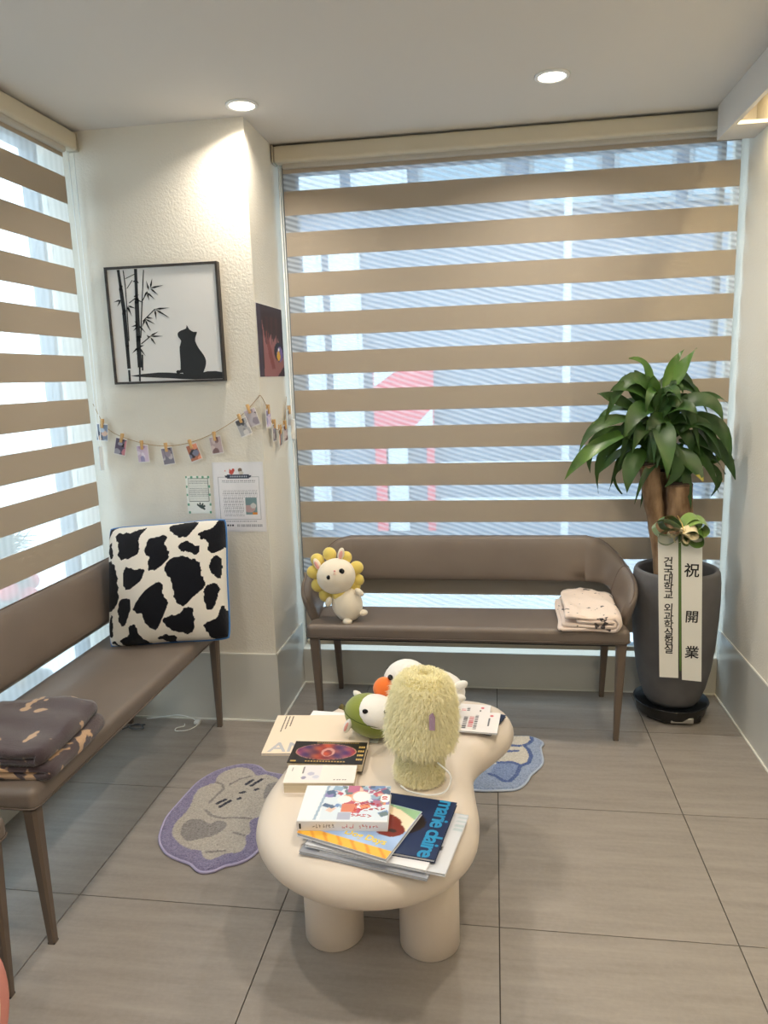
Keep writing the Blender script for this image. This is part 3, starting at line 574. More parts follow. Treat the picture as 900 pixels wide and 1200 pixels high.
def folded(name, label, cat, loc, rz, w, d, h, m, nested=2, seed=1, stacked=False):
    """blanket folded in half and half again: nested U folds seen from the end"""
    rnd = random.Random(seed); t = h / (nested * 2) ; mb = MB(); NY = 16
    ph = [rnd.uniform(0, 6) for _ in range(6)]
    for k in range(nested):
        ro = h / 2 - k * t * .98; ri = max(ro - t * .84, .0015); x1 = w / 2 - h / 2 - k * .004; xl = -w / 2 + k * .012 + .01; zc = h / 2
        if stacked: ro = h / 4; ri = ro * .12; x1 = w / 2 - h / 4 - k * .018; zc = h / 4 + k * h * .49
        A = [(xl, -ro + t * .25), (xl + .006, -ro)] + [(xl + (x1 - xl) * i / 10, -ro) for i in range(1, 11)] + [(x1 + ro * math.sin(a), -ro * math.cos(a)) for a in [PI * i / 10 for i in range(1, 10)]] + [(x1 - (x1 - xl - .03 * (k + 1)) * i / 10, ro) for i in range(0, 11)]
        B = [(xl + .03 * (k + 1) - .006, ro - t * .3), (xl + .03 * (k + 1) - .006, ri + t * .2)] + [(x1 - (x1 - xl - .03 * (k + 1)) * (1 - i / 10), ri) for i in range(0, 11)] + [(x1 + ri * math.sin(a), ri * math.cos(a)) for a in [PI * i / 8 for i in range(1, 8)]] + [(x1 - (x1 - xl) * i / 10, -ri) for i in range(0, 11)]
        ring = A + B; rings = []
        for q in range(NY + 1):
            v = q / NY; y = (v - .5) * d; e_ = min(v, 1 - v); sc = 1 - .05 * max(0, 1 - e_ / .06)
            row = []
            for (x, z) in ring:
                f = (zc + z) / h
                nz = .006 * math.sin(9 * x / w + 4 * v + ph[0] + k) + .003 * math.sin(17 * v + ph[1] + 6 * x / w) + .002 * math.sin(31 * x / w + 11 * v + ph[2])
                sag = -.012 * f * max(0, (abs(x) / (w / 2)) - .55) ** 1.3
                row.append((x * sc + .004 * math.sin(7 * v + ph[3] + k), y + .006 * math.sin(6 * x / w + ph[4] + k * 2) * (1 if v > .5 else -1), zc + z * sc + (nz * f * f + sag) ))
            rings.append(row)
        mb.rings(rings)
    o = mb.build(name, m, None, True, loc=loc); o.rotation_euler = (0, 0, rz)
    return tag(o, label, cat)
def blotch(name, base, spot, scale, thr, rough=.95):
    m = mat(name, base, rough, .15, bump=(330, .7, .004), sheen=.35); nt = m.node_tree; b_ = nt.nodes['Principled BSDF']
    tc = nt.nodes.new('ShaderNodeTexCoord'); v = nt.nodes.new('ShaderNodeTexNoise'); v.inputs['Scale'].default_value = scale; v.inputs['Detail'].default_value = 2
    r = nt.nodes.new('ShaderNodeMapRange'); r.inputs[1].default_value = thr; r.inputs[2].default_value = thr + .02
    x = nt.nodes.new('ShaderNodeMix'); x.data_type = 'RGBA'; x.inputs[6].default_value = base; x.inputs[7].default_value = spot
    nt.links.new(tc.outputs['Object'], v.inputs['Vector']); nt.links.new(v.outputs['Fac'], r.inputs[0]); nt.links.new(r.outputs[0], x.inputs[0]); nt.links.new(x.outputs[2], b_.inputs['Base Color'])
    return m
m_dark = blotch('dark_plush_fleece', srgb(74, 62, 66), srgb(190, 156, 124), 17, .60)
m_pale = blotch('pale_pink_fleece', srgb(238, 218, 205), srgb(80, 70, 70), 30, .645)
folded('folded_blanket', 'dark plum fleece blanket with tan patches folded on the armless bench', 'blanket', (-.118, -1.175, .463), math.radians(4), .40, .30, .088, m_dark, 2, 3, True)
folded('folded_blanket', 'pale pink fleece blanket with small dark prints folded beside the armrest', 'blanket', (1.555, .06, .4635), math.radians(-3), .25, .37, .062, m_pale, 2, 5)

# ------------------------------------------------------------------ cow pillow
cp = thing('cow_pillow', 'square black and white cow print pillow with blue edging', 'pillow')
X = Vector((.985, .12, .055)).normalized(); Z = Vector((-.13, .34, .92)); Z = (Z - X * Z.dot(X)).normalized(); Y = Z.cross(X)
pm = Matrix((X, Y, Z)).transposed().to_4x4(); pm.translation = (-.072, -.25, .680); cp.matrix_world = pm
N = 160; S_ = .468
U, V = np.meshgrid(np.linspace(0, 1, N), np.linspace(0, 1, N))
B4 = np.clip(16 * U * (1 - U) * V * (1 - V), 0, 1)
PX = (U - .5) * S_ * (1 - .035 * 4 * V * (1 - V) + .02); PZ = (V - .5) * S_ * (1 - .035 * 4 * U * (1 - U) + .02)
cr = 1 - .045 * (np.abs(2 * U - 1) * np.abs(2 * V - 1)) ** 5; PX = PX * cr; PZ = PZ * cr
TH = .09 * B4 ** .36
wr = .004 * np.sin(U * 9 + V * 4) * B4
m_boucle = mat('white_boucle', srgb(236, 229, 218), .95, .1, bump=(520, .9, .004), sheen=.3)
m_cowb = mat('black_boucle', srgb(20, 21, 28), .95, .1, bump=(520, .9, .004), sheen=.1)
m_blue = mat('blue_velvet', srgb(52, 112, 176), .7, sheen=.5)
def pillow_side(name, sgn, mats, msk):
    vs = np.stack([PX.ravel(), (sgn * TH + wr + .010 * (1 - B4 ** .36)).ravel(), PZ.ravel()], 1)
    mb = MB(); mb.v = vs.tolist()
    for j in range(N - 1):
        for i in range(N - 1):
            a = j * N + i; mb.f.append((a, a + 1, a + N + 1, a + N)); mb.m.append(int(msk[j, i]))
    return mb.build(name, mats, cp, True, recalc=False)
uc, vc = np.meshgrid((np.arange(N - 1) + .5) / (N - 1), (np.arange(N - 1) + .5) / (N - 1))
jit = .006 * np.sin(uc * 90) * np.sin(vc * 83)
msk = np.zeros(uc.shape, bool)
for c_ in COW:
    gx = sum(q[0] for q in c_) / len(c_); gy = sum(q[1] for q in c_) / len(c_); c_ = [(gx + (q[0] - gx) * 1.1, gy + (q[1] - gy) * 1.1) for q in c_]
    msk |= inside(smoothed(c_, 4), uc + jit, vc + jit)
pillow_side('cover_front', -1, [m_boucle, m_cowb], msk); pillow_side('cover_back', 1, [m_blue, m_blue], msk)
k = 40; ee = [(i / k, 0) for i in range(k)] + [(1, i / k) for i in range(k)] + [(1 - i / k, 1) for i in range(k)] + [(0, 1 - i / k) for i in range(k)]
MB().tube([((u - .5) * S_ * (1 - .035 * 4 * v * (1 - v) + .02) * 1.005 * (1 - .045 * (abs(2 * u - 1) * abs(2 * v - 1)) ** 5), .012, (v - .5) * S_ * (1 - .035 * 4 * u * (1 - u) + .02) * 1.005 * (1 - .045 * (abs(2 * u - 1) * abs(2 * v - 1)) ** 5)) for u, v in ee], .0045, 8, closed=True).build('piping', m_blue, cp, True)

# ------------------------------------------------------------------ framed ink picture
ip = thing('ink_picture', 'framed ink picture of a black cat sitting beside bamboo', 'picture', (-.0875, -.027, 1.447))
fx0, fx1, fz0, fz1 = -.232, .232, 0, .453; fwid = .009
m_frm = mat('dark_wood_frame', srgb(52, 46, 42), .5)
f = MB()
for x0, x1, z0, z1 in ((fx0, fx1, fz0, fz0 + fwid), (fx0, fx1, fz1 - fwid, fz1), (fx0, fx0 + fwid, fz0 + fwid, fz1 - fwid), (fx1 - fwid, fx1, fz0 + fwid, fz1 - fwid)): f.box(x0, x1, -.026, 0, z0, z1)
f.build('frame', m_frm, ip)
cv = MB().box(fx0 + fwid, fx1 - fwid, -.0195, -.002, fz0 + fwid, fz1 - fwid).build('canvas', mat('canvas_white', srgb(226, 224, 222), .8), ip)
px = lambda q: (min(max(q[0] + .0875, fx0 + fwid + .001), fx1 - fwid - .001), min(max(q[1] - 1.447, fz0 + fwid + .001), fz1 - fwid - .001))
fa = lambda x, z: (x, -.0204, z); fb = lambda x, z: (x, -.0194, z)
MB().prism([px(q) for q in smoothed(CAT, 2)], fa, fb).build('cat_figure', m_ink, cv)
MB().prism([px(q) for q in smoothed(GROUND, 2)], lambda x, z: (x, -.0200, z), fb).build('ground_stroke', m_ink, cv)
st = MB()
for a, b_, w in STALKS:
    a, b_ = Vector(px(a)), Vector(px(b_)); d = (b_ - a).normalized(); n_ = Vector((-d.y, d.x)) * w * .68
    st.prism([a - n_, a + n_, b_ + n_, b_ - n_], fa, fb)
for a, b_ in LEAVES_INK:
    a, b_ = Vector(px(a)), Vector(px(b_)); d = (b_ - a); n_ = Vector((-d.y, d.x)).normalized() * .0036; mid = a + d * .32
    st.prism([a, mid + n_, b_, mid - n_], fa, fb)
st.build('bamboo_strokes', m_ink, cv, recalc=False)

# ------------------------------------------------------------------ poster, notes, garland
def rnd_photo(seed, base):
    r = np.random.default_rng(seed); blobs = [(r.uniform(0, 1), r.uniform(0, 1), r.uniform(.12, .35), r.uniform(.1, .3), c) for c in base[1:] for _ in range(2)]
    def fn(U, V):
        C = solid(base[0], U)
        for x, y, a, b_, c in blobs: dab(C, ((U - x) / a) ** 2 + ((V - y) / b_) ** 2 < 1, c)
        dab(C, (U < .05) | (U > .95) | (V < .035) | (V > .965), (232, 228, 226)); return C
    return fn
def poster_fn(U, V):
    C = solid((58, 38, 42), U)
    dab(C, inside([(.18, 0), (.2, .35), (.18, .8), (.3, .45), (.42, .5), (.5, .62), (.58, .5), (.72, .6), (.85, .48), (1, .42), (1, 0)], U, V), (150, 96, 94))
    dab(C, inside([(.3, .55), (.36, .8), (.44, .5), (.62, .12), (.5, .1), (.38, .3)], U, V), (130, 66, 62))
    for x0, x1, x2 in ((.3, .42, .38), (.5, .6, .52), (.68, .8, .74)): dab(C, inside([(x0, .85), (x1, .85), (x2, .42)], U, V), (70, 42, 46))
    dab(C, ((U - .8) / .2) ** 2 + ((V - .36) / .14) ** 2 < 1, (34, 30, 44)); dab(C, ((U - .84) / .13) ** 2 + ((V - .33) / .11) ** 2 < 1, (120, 96, 150))
    dab(C, ((U - .78) / .07) ** 2 + ((V - .30) / .075) ** 2 < 1, (226, 172, 60)); dab(C, ((U - .8) / .025) ** 2 + ((V - .40) / .025) ** 2 < 1, (235, 235, 235))
    dab(C, inside([(.7, 0), (1, .16), (1, 0)], U, V), (60, 36, 42)); dab(C, U < .14, (66, 52, 66)); return C
po = thing('wall_poster', 'glossy dark drawn portrait poster on the side of the column', 'poster', (XC + .001, .155, 1.601))
MB().box(0, .002, -.178, .178, -.143, .143).build('poster_sheet', m_paper, po)
printed('poster_print', .354, .284, 60, 50, poster_fn, m_printm, po, Matrix(((0, 0, 1, .0025), (1, 0, 0, 0), (0, 1, 0, 0), (0, 0, 0, 1))))
WALLX = Matrix(((1, 0, 0, 0), (0, 0, -1, 0), (0, 1, 0, 0), (0, 0, 0, 1)))    # sheet XY -> wall XZ, facing -Y
def note_fn(U, V):
    C = solid((238, 240, 234), U)
    row = (V * 24).astype(int); dab(C, (V > .36) & (V < .9) & (U > .12) & (U < .9) & ((V * 24) % 1 < .4) & (np.sin(U * 140 + row * 5) > -.5), (120, 122, 124))
    dab(C, ((np.abs(U - .1) < .012) | (np.abs(U - .92) < .012)) & (V > .33) & (V < .93), (120, 130, 120)); dab(C, ((np.abs(V - .33) < .01) | (np.abs(V - .93) < .01)) & (U > .1) & (U < .92), (120, 130, 120))
    for a in (.3, 1.0, 1.7, 2.4, -.5): dab(C, near([(.55, .17), (.55 + .17 * math.cos(a), .17 + .1 * math.sin(a))], U, V) < .028, (62, 78, 72))
    for x, y in ((.02, .98), (.25, .97), (.5, .98), (.72, .97), (.95, .97), (.02, .72), (.97, .72), (.02, .5), (.97, .5), (.05, .24), (.97, .24), (.08, .03), (.95, .03)): dab(C, ((U - x) / .05) ** 2 + ((V - y) / .035) ** 2 < 1, (110, 168, 140))
    return C
nt_ = thing('note_card', 'small handwritten note card with green dotted border taped on the wall', 'note', (-.0115, YC - .0005, .990))
MB().box(-.052, .052, -.0012, 0, -.078, .078).build('card', m_paper, nt_); printed('note_print', .104, .156, 70, 100, note_fn, m_printm, nt_, T(0, -.0016, 0) @ WALLX)
def letter_fn(U, V):
    C = solid((236, 233, 236), U)
    dab(C, ((np.abs(U - .08) < .005) | (np.abs(U - .93) < .005)) & (V > .17) & (V < .8), (150, 150, 156)); dab(C, ((np.abs(V - .17) < .004) | (np.abs(V - .8) < .004)) & (U > .08) & (U < .93), (150, 150, 156))
    dab(C, inside([(.24, .79), (.76, .79), (.78, .82), (.22, .82)], U, V) | inside([(.27, .775), (.73, .775), (.73, .835), (.27, .835)], U, V), (48, 56, 76)); dab(C, (U > .32) & (U < .68) & (np.abs(V - .805) < .012) & (np.sin(U * 170) > -.2), (200, 204, 214))
    for e_, c in (((.37, .87, .05, .032), (198, 72, 56)), ((.41, .9, .03, .025), (198, 72, 56)), ((.34, .89, .012, .03), (198, 72, 56)), ((.55, .9, .045, .03), (120, 96, 80)), ((.57, .86, .05, .025), (205, 196, 186)), ((.24, .89, .015, .01), (220, 130, 120))): dab(C, ((U - e_[0]) / e_[2]) ** 2 + ((V - e_[1]) / e_[3]) ** 2 < 1, c)
    row = (V * 42).astype(int); wr_ = ((V * 42) % 1 < .42) & (np.sin(U * 150 + row * 4.7) > -.45)
    dab(C, wr_ & (V > .22) & (V < .6) & (U > .16) & (U < .88 - .3 * ((V < .5) & (V > .22))), (140, 140, 146)); dab(C, wr_ & (V > .7) & (V < .755) & (U > .16) & (U < .85), (130, 130, 136))
    dab(C, (U > .62) & (U < .86) & (V > .24) & (V < .49), (120, 146, 150)); dab(C, (U > .62) & (U < .86) & (V > .24) & (V < .38) & (((U - .7) / .12) ** 2 + ((V - .33) / .06) ** 2 < 1), (190, 160, 160)); dab(C, ((U - .78) / .06) ** 2 + ((V - .37) / .04) ** 2 < 1, (205, 205, 205)); dab(C, (U > .76) & (U < .86) & (V > .24) & (V < .27), (220, 140, 60))
    dab(C, (U > .2) & (U < .85) & (np.abs(V - .135) < .006) & (np.sin(U * 200) > -.2), (130, 130, 140)); dab(C, (U > .17) & (U < .36) & (np.abs(V - .075) < .014) & (np.sin(U * 120) > -.4), (52, 54, 66)); dab(C, ((U - .11) / .032) ** 2 + ((V - .075) / .024) ** 2 < 1, (40, 44, 60)); dab(C, ((U - .11) / .014) ** 2 + ((V - .075) / .01) ** 2 < 1, (230, 230, 235))
    dab(C, (U > .42) & (U < .95) & ((np.abs(V - .085) < .006) | (np.abs(V - .065) < .006)) & (np.sin(U * 210) > -.3), (90, 92, 104)); return C
le = thing('laminated_letter', 'laminated letter with red cat and dog heading taped on the column', 'letter', (.162, YC - .0005, .979))
MB().box(-.107, .107, -.001, 0, -.144, .144).build('laminate', mat('laminate_film', srgb(232, 230, 232), .12, .6), le); printed('letter_print', .204, .278, 110, 150, letter_fn, paint_mat('laminated_print', .12, (30, .15, .01), .6), le, T(0, -.0014, 0) @ WALLX)
# string
sp = catmull([(-.436, YC - .004, 1.372), (-.40, YC - .006, 1.298), (-.351, YC - .008, 1.249), (-.232, YC - .008, 1.207), (-.126, YC - .008, 1.194), (-.021, YC - .008, 1.208), (.087, YC - .008, 1.248), (.198, YC - .008, 1.312), (.262, YC - .005, 1.372), (XC + .003, YC - .003, 1.385), (XC + .006, .042, 1.33), (XC + .008, .109, 1.252), (XC + .008, .193, 1.236), (XC + .008, .275, 1.262), (XC + .004, .335, 1.37)], 5)
tag(MB().tube(sp, .0013, 6).build('garland_string', m_string, None, True), 'thin jute string looping across the column as a photo garland', 'string')
pal = [[(110, 120, 140), (60, 66, 84), (196, 160, 140), (170, 180, 196)], [(96, 88, 110), (40, 38, 48), (196, 130, 140), (160, 160, 176)], [(206, 186, 206), (176, 150, 186), (226, 214, 226), (150, 140, 176)], [(120, 116, 130), (40, 40, 50), (190, 180, 184), (150, 136, 150)], [(176, 110, 84), (52, 46, 50), (226, 150, 120), (120, 120, 140)], [(186, 164, 166), (90, 52, 50), (214, 196, 194), (120, 92, 92)], [(180, 178, 180), (150, 150, 156), (214, 210, 208), (90, 88, 92)], [(190, 182, 190), (60, 56, 64), (206, 190, 200), (150, 140, 150)]]
desc = ['blue grey photo card hanging first on the string beside the sunlit blind', 'dark purple photo card pegged on the string beneath the bamboo', 'pale lilac photo card with white edge pegged on the string', 'grey photo card of a dark animal pegged at the lowest sag of string', 'orange and black photo card pegged on the string above the note card', 'brown and pink photo card pegged above the laminated letter', 'grey photo card of a fluffy pale dog half covering another', 'pale photo card with dark spots pegged at the column edge']
def photo_card(label, loc, rot, seed, base, px_, pz_):
    t = thing('photo_card', label, 'photo', loc, rot, 'pegged photo cards')
    MB().box(-.0245, .0245, -.0008, .0008, -.036, .036).build('card', m_paper, t)
    printed('photo_print', .049, .072, 20, 30, rnd_photo(seed, base), m_print, t, T(0, -.0012, 0) @ WALLX)
    pg = MB().box(-.0055, .0055, -.007, -.0015, .018, .055).box(-.0055, .0055, .0015, .006, .018, .055).build('clothespin', m_wood, t, bevel=(.0012, 1))
    pg.location = (px_, 0, pz_); MB().box(-.0065, .0065, -.002, .002, .034, .040).build('spring', m_metal, pg)
for i, (x, z, gx, gz, a) in enumerate(CARDS): photo_card(desc[i], (x, -.046 - (.006 if i == 6 else 0), z), (0, math.radians(-a), 0), 20 + i, pal[i], 0, 0)
side_desc = ['photo card pegged edge-on just round the column corner', 'photo card pegged edge-on where the side string slopes down', 'photo card pegged edge-on at the lowest sag of the side string', 'photo card pegged edge-on where the side string rises again', 'photo card pegged edge-on beside the white pull cord']
for i, (y, z) in enumerate([(-.0, 1.294), (.071, 1.231), (.152, 1.204), (.235, 1.216), (.305, 1.277)]):
    photo_card(side_desc[i], (XC + .020, y, z), (0, math.radians(random.uniform(-6, 6)), math.radians(86 + 5 * (i % 3))), 40 + i, pal[(i + 2) % 8], 0, 0)

# ------------------------------------------------------------------ rugs
def rug(name, label, out, colour_fn, edge_col, res=.0032, h=.012):
    o_ = smoothed(out, 5); P = np.array(o_); x0, y0 = P.min(0); x1, y1 = P.max(0)
    xs = np.arange(x0, x1, res); ys = np.arange(y0, y1, res); X_, Y_ = np.meshgrid(xs, ys)
    ins = inside(o_, X_ + 0, Y_ + 0); C = colour_fn(X_.ravel(), Y_.ravel()) + RNG.normal(0, 9, (X_.size, 1)); C = np.clip(C, 0, 255) / 255
    C = np.where(C <= .04045, C / 12.92, ((C + .055) / 1.055) ** 2.4)
    dd = near(o_ + [o_[0]], X_.ravel(), Y_.ravel()); zz = h * np.clip(dd / .008, .35, 1) ** .6 + RNG.normal(0, .0009, X_.size)
    idx = -np.ones(X_.size, int); use = ins.ravel(); idx[use] = np.arange(use.sum()); nx = len(xs)
    vs = np.stack([X_.ravel()[use], Y_.ravel()[use], zz[use]], 1)
    ii = np.arange(X_.size).reshape(X_.shape); q = np.stack([ii[:-1, :-1], ii[:-1, 1:], ii[1:, 1:], ii[1:, :-1]], -1).reshape(-1, 4); q = idx[q]; q = q[(q >= 0).all(1)]
    t = thing(name, label, 'rug', (float(P[:, 0].mean()), float(P[:, 1].mean()), 0)); cx_, cy_ = t.location.x, t.location.y
    vs[:, 0] -= cx_; vs[:, 1] -= cy_
    me = bpy.data.meshes.new('pile'); me.from_pydata(vs.tolist(), [], q.tolist()); me.materials.append(m_rug)
    a = me.color_attributes.new('print_colour', 'FLOAT_COLOR', 'POINT'); a.data.foreach_set('color', np.concatenate([C[use], np.ones((use.sum(), 1))], 1).ravel())
    po_ = bpy.data.objects.new('pile', me); COL.objects.link(po_); po_.parent = t
    mm = mat('rug_binding_' + name, edge_col, .9)
    MB().tube([(x - cx_, y - cy_, .0045) for x, y in o_], .0045, 6, closed=True).build('binding', mm, t, True)
    MB().prism([(x - cx_, y - cy_) for x, y in o_], lambda x, y: (x, y, .0003), lambda x, y: (x, y, .003)).build('backing', mm, t)
def rug1_col(X_, Y_):
    C = solid((150, 142, 178), X_); b_ = inside(smoothed(RUG1_BODY, 4), X_, Y_); C[b_] = (204, 196, 186)
    for g in RUG1_GREY: C[inside(smoothed(g, 4), X_, Y_)] = (158, 152, 150)
    for l in RUG1_LINES: C[near(l, X_, Y_) < .005] = (156, 148, 144)
    for l in RUG1_MARKS: C[near(l, X_, Y_) < .0065] = (40, 44, 64)
    return C
def rug2_col(X_, Y_):
    C = solid((160, 178, 212), X_); C[inside(smoothed(RUG2_WHITE, 4), X_, Y_)] = (226, 220, 210); C[inside(smoothed(RUG2_MID, 4), X_, Y_)] = (132, 154, 200)
    for l in RUG2_LINES: C[near(l, X_, Y_) < .0075] = (74, 102, 166)
    return C
rug('shaped_rug', 'lavender edged rug with a cream sleepy animal face lying before the armless bench', RUG1_OUT, rug1_col, srgb(176, 168, 200))
rug('shaped_rug', 'pale blue rug with a white and blue figure half under the table', RUG2_OUT, rug2_col, srgb(180, 192, 214))

# ------------------------------------------------------------------ table
TO = [(.592, -1.21), (.615, -1.33), (.68, -1.425), (.77, -1.485), (.88, -1.512), (1.0, -1.49), (1.09, -1.425), (1.143, -1.33), (1.152, -1.22), (1.140, -1.11), (1.132, -1.02), (1.148, -.95), (1.195, -.87), (1.238, -.79), (1.247, -.71), (1.218, -.635), (1.15, -.59), (1.05, -.575), (.93, -.578), (.80, -.60), (.70, -.645), (.645, -.72), (.63, -.82), (.628, -.92), (.612, -1.0), (.598, -1.1)]
ct = thing('coffee_table', 'cream pebble shaped coffee table on thick round legs', 'table', (.92, -1.03, 0))
to = [Vector((x - .92, y + 1.03)) for x, y in smoothed(TO, 4)]; n = len(to)
nr = []
for i in range(n):
    d = (to[(i + 1) % n] - to[i - 1]).normalized(); nr.append(Vector((-d.y, d.x)))
zt, zb_ = .40, .292; hh = (zt - zb_) / 2
rings = []
for a in [PI / 2 - PI * i / 14 for i in range(15)]:
    ins_ = .062 * (1 - math.cos(a)); rings.append([(to[i] + nr[i] * ins_).to_3d() + Vector((0, 0, (zt + zb_) / 2 + hh * math.sin(a))) for i in range(n)])
MB().rings(rings).build('table_top', m_table, ct, True)
for x, y in ((.768, -1.20), (1.021, -1.205), (.945, -.80)):
    r = .0775; MB().lathe([(r - .004, 0), (r, .004), (r, .30)], (x - .92, y + 1.03), 40).build('leg', m_table, ct, True)

# ------------------------------------------------------------------ printed matter on the table
def volume(name, label, cat, loc, rz, w, d, t, fn, cover_m, nx=60, ny=45, spine=None, group=None, pages=None, c=.0012, inset=.002, res=m_print):
    """book lying flat, origin at the centre of its underside; spine on '-y', '+y', '-x' or '+x'"""
    o = thing(name, label, cat, loc, (0, 0, rz), group); W, D = w / 2, d / 2
    MB().box(-W, W, -D, D, 0, c).build('back_cover', cover_m, o, recalc=False)
    MB().box(-W + inset, W - inset, -D + inset, D - inset, c, t - c).build('page_block', pages or m_pages, o, recalc=False)
    f = MB().box(-W, W, -D, D, t - c, t).build('front_cover', cover_m, o, recalc=False)
    if spine == '-y': MB().box(-W, W, -D - .0008, -D + inset + .001, 0, t).build('spine', cover_m, o, bevel=(.001, 2))
    if spine == '+x': MB().box(W - inset - .001, W + .0008, -D, D, 0, t).build('spine', cover_m, o, bevel=(.001, 2))
    if spine == '-x': MB().box(-W - .0008, -W + inset + .001, -D, D, 0, t).build('spine', cover_m, o, bevel=(.001, 2))
    if fn is not None: printed('cover_print', w - .0006, d - .0006, nx, ny, fn, res, f, T(0, 0, t + .0003))
    return o, f
def tx(body, size, col, parent, x, y, z, rz=0, off=0.0, shear=0, name='lettering', **kw):
    return text(name, body, size, col, parent, T(x, y, z) @ RZ(rz), off, shear=shear, **kw)
m_gloss_w = mat('gloss_white_cover', srgb(232, 232, 236), .25); m_navy = mat('navy_cover', srgb(30, 44, 78), .25); m_teal = mat('teal_lettering', srgb(30, 140, 190), .4)
m_grey = mat('pale_grey_lettering', srgb(186, 184, 188), .6); m_beige = mat('beige_cover', srgb(242, 220, 196), .4); m_blk = mat('black_cover', srgb(30, 26, 26), .35)
m_gold = mat('gold_lettering', srgb(206, 170, 96), .4, .5, .3); m_redl = mat('red_lettering', srgb(196, 44, 62), .5); m_yel = mat('yellow_lettering', srgb(236, 206, 70), .5)
m_gutter = mat('magazine_pages', srgb(222, 222, 224), .6, var=(5, srgb(176, 178, 184), (1, 1, 120)))

# stack of magazines, from the bottom
volume('magazine', 'silver grey magazine at the bottom of the magazine stack', 'magazine', (.925, -1.365, .4), math.radians(-12), .30, .225, .007, None, mat('silver_cover', srgb(168, 170, 178), .3), pages=m_gutter)
def mag_b(U, V):
    C = solid((214, 216, 222), U); dab(C, ((U - .80) / .1) ** 2 + ((V - .36) / .2) ** 2 < 1, (44, 40, 44)); dab(C, ((U - .74) / .05) ** 2 + ((V - .3) / .12) ** 2 < 1, (190, 150, 130)); dab(C, (U > .92) & (V > .7) & (np.sin(V * 90) > .3), (186, 200, 206)); return C
volume('magazine', 'white magazine with a dark haired portrait peeking out under the navy one', 'magazine', (.965, -1.362, .407), math.radians(-11), .29, .22, .007, mag_b, m_gloss_w, pages=m_gutter)
volume('magazine', 'thin white magazine lying directly beneath the navy magazine', 'magazine', (.93, -1.362, .414), math.radians(-12.5), .285, .215, .006, None, m_gloss_w, pages=m_gutter)
def mc_fn(U, V):
    C = solid((34, 50, 88), U); C += (np.sin(U * 3 + V * 2) * 5)[:, None]
    dab(C, ((U - .62) / .2) ** 2 + ((V - .52) / .22) ** 2 < 1, (38, 28, 28)); dab(C, ((U - .5) / .16) ** 2 + ((V - .5) / .17) ** 2 < 1, (120, 78, 62)); return C
mc, f = volume('magazine', 'navy fashion magazine with large teal title along its edge', 'magazine', (.9405, -1.3395, .42), math.radians(-9.6), .285, .222, .008, mc_fn, m_navy, pages=m_gutter)
tx('marie claire', .056, m_teal, f, .119, .0, .0086, -PI / 2, .0011, space=.86); 
for k in range(3): MB().box(.02 + k * .012, .026 + k * .012, -.10, -.062 - .006 * k, .0084, .0087).build('cover_line', m_white, f)
def dd_fn(U, V):
    C = solid((160, 186, 226), U); C += (np.sin(U * 9 + V * 14) * 10)[:, None]
    dab(C, V < .15, (238, 184, 70)); dab(C, (V < .15) & (np.sin(U * 40 + V * 30) > .7), (226, 150, 50))
    dab(C, inside([(.2, 1), (1, 1), (1, .55), (.8, .42), (.2, .6)], U, V), (244, 226, 200)); dab(C, inside([(.5, 1), (1, 1), (1, .8), (.8, .92)], U, V), (150, 190, 150))
    for e_ in ((.30, .60, .22, .16), (.62, .64, .28, .17), (.82, .52, .16, .15), (.58, .45, .14, .07)): dab(C, ((U - e_[0]) / e_[2]) ** 2 + ((V - e_[1]) / e_[3]) ** 2 < 1, (122, 44, 38))
    dab(C, ((U - .62) / .09) ** 2 + ((V - .45) / .03) ** 2 < 1, (86, 30, 30)); dab(C, ((U - .86) / .05) ** 2 + ((V - .50) / .03) ** 2 < 1, (52, 30, 34)); return C
dd, f = volume('picture_book', 'colourful picture book with a brown dog and yellow lettering', 'book', (.883, -1.367, .428), math.radians(-18.5), .227, .19, .009, dd_fn, m_gloss_w, 80, 66, pages=m_gutter)
tx('Dog Days', .026, m_yel, f, .038, -.046, .0096, 0, .0005)
def cm_fn(U, V):
    C = solid((216, 226, 236), U); dab(C, U < .24, (228, 234, 240)); r = np.random.default_rng(4)
    dab(C, inside([(.25, 1), (.28, 1), (.2, 0), (.17, 0)], U, V), (160, 180, 200))
    cols = [(120, 150, 196), (176, 112, 140), (90, 110, 140), (232, 150, 110), (150, 176, 200), (190, 90, 110), (110, 128, 130), (236, 196, 180), (140, 130, 180)]
    for k in range(80):
        x, y, s_ = r.uniform(.28, 1), r.uniform(.2, 1), r.uniform(.02, .06); a = r.uniform(0, 3); dx, dy = (U - x), (V - y) * .7
        dab(C, (np.abs(dx * math.cos(a) + dy * math.sin(a)) < s_) & (np.abs(-dx * math.sin(a) + dy * math.cos(a)) < s_ * .8), cols[k % 9])
    dab(C, (U > .5) & (U < .64) & (V > .8), (190, 110, 140)); dab(C, ((U - .66) / .11) ** 2 + ((V - .68) / .17) ** 2 < 1, (240, 176, 150)); dab(C, ((U - .67) / .1) ** 2 + ((V - .68) / .15) ** 2 < 1, (250, 240, 236)); dab(C, ((U - .48) / .08) ** 2 + ((V - .6) / .1) ** 2 < 1, (250, 238, 234))
    dab(C, (U > .46) & (U < .64) & (V > .25) & (V < .48), (214, 130, 104)); dab(C, (U > .44) & (U < .58) & (V > .04) & (V < .24), (176, 180, 200)); dab(C, ((U - .95) / .06) ** 2 + ((V - .64) / .12) ** 2 < 1, (250, 250, 250)); dab(C, V < .03, (230, 232, 236)); return C
cb_, f = volume('comic_book', 'thick comic volume with a busy pastel cover lying on the picture book', 'book', (.842, -1.332, .437), math.radians(4.5), .207, .147, .024, cm_fn, m_gloss_w, 110, 80, spine='-y')
tx('10', .017, m_redl, f, .092, .02, .0246, PI / 2, .0004)
g = MB(); rr = random.Random(9)
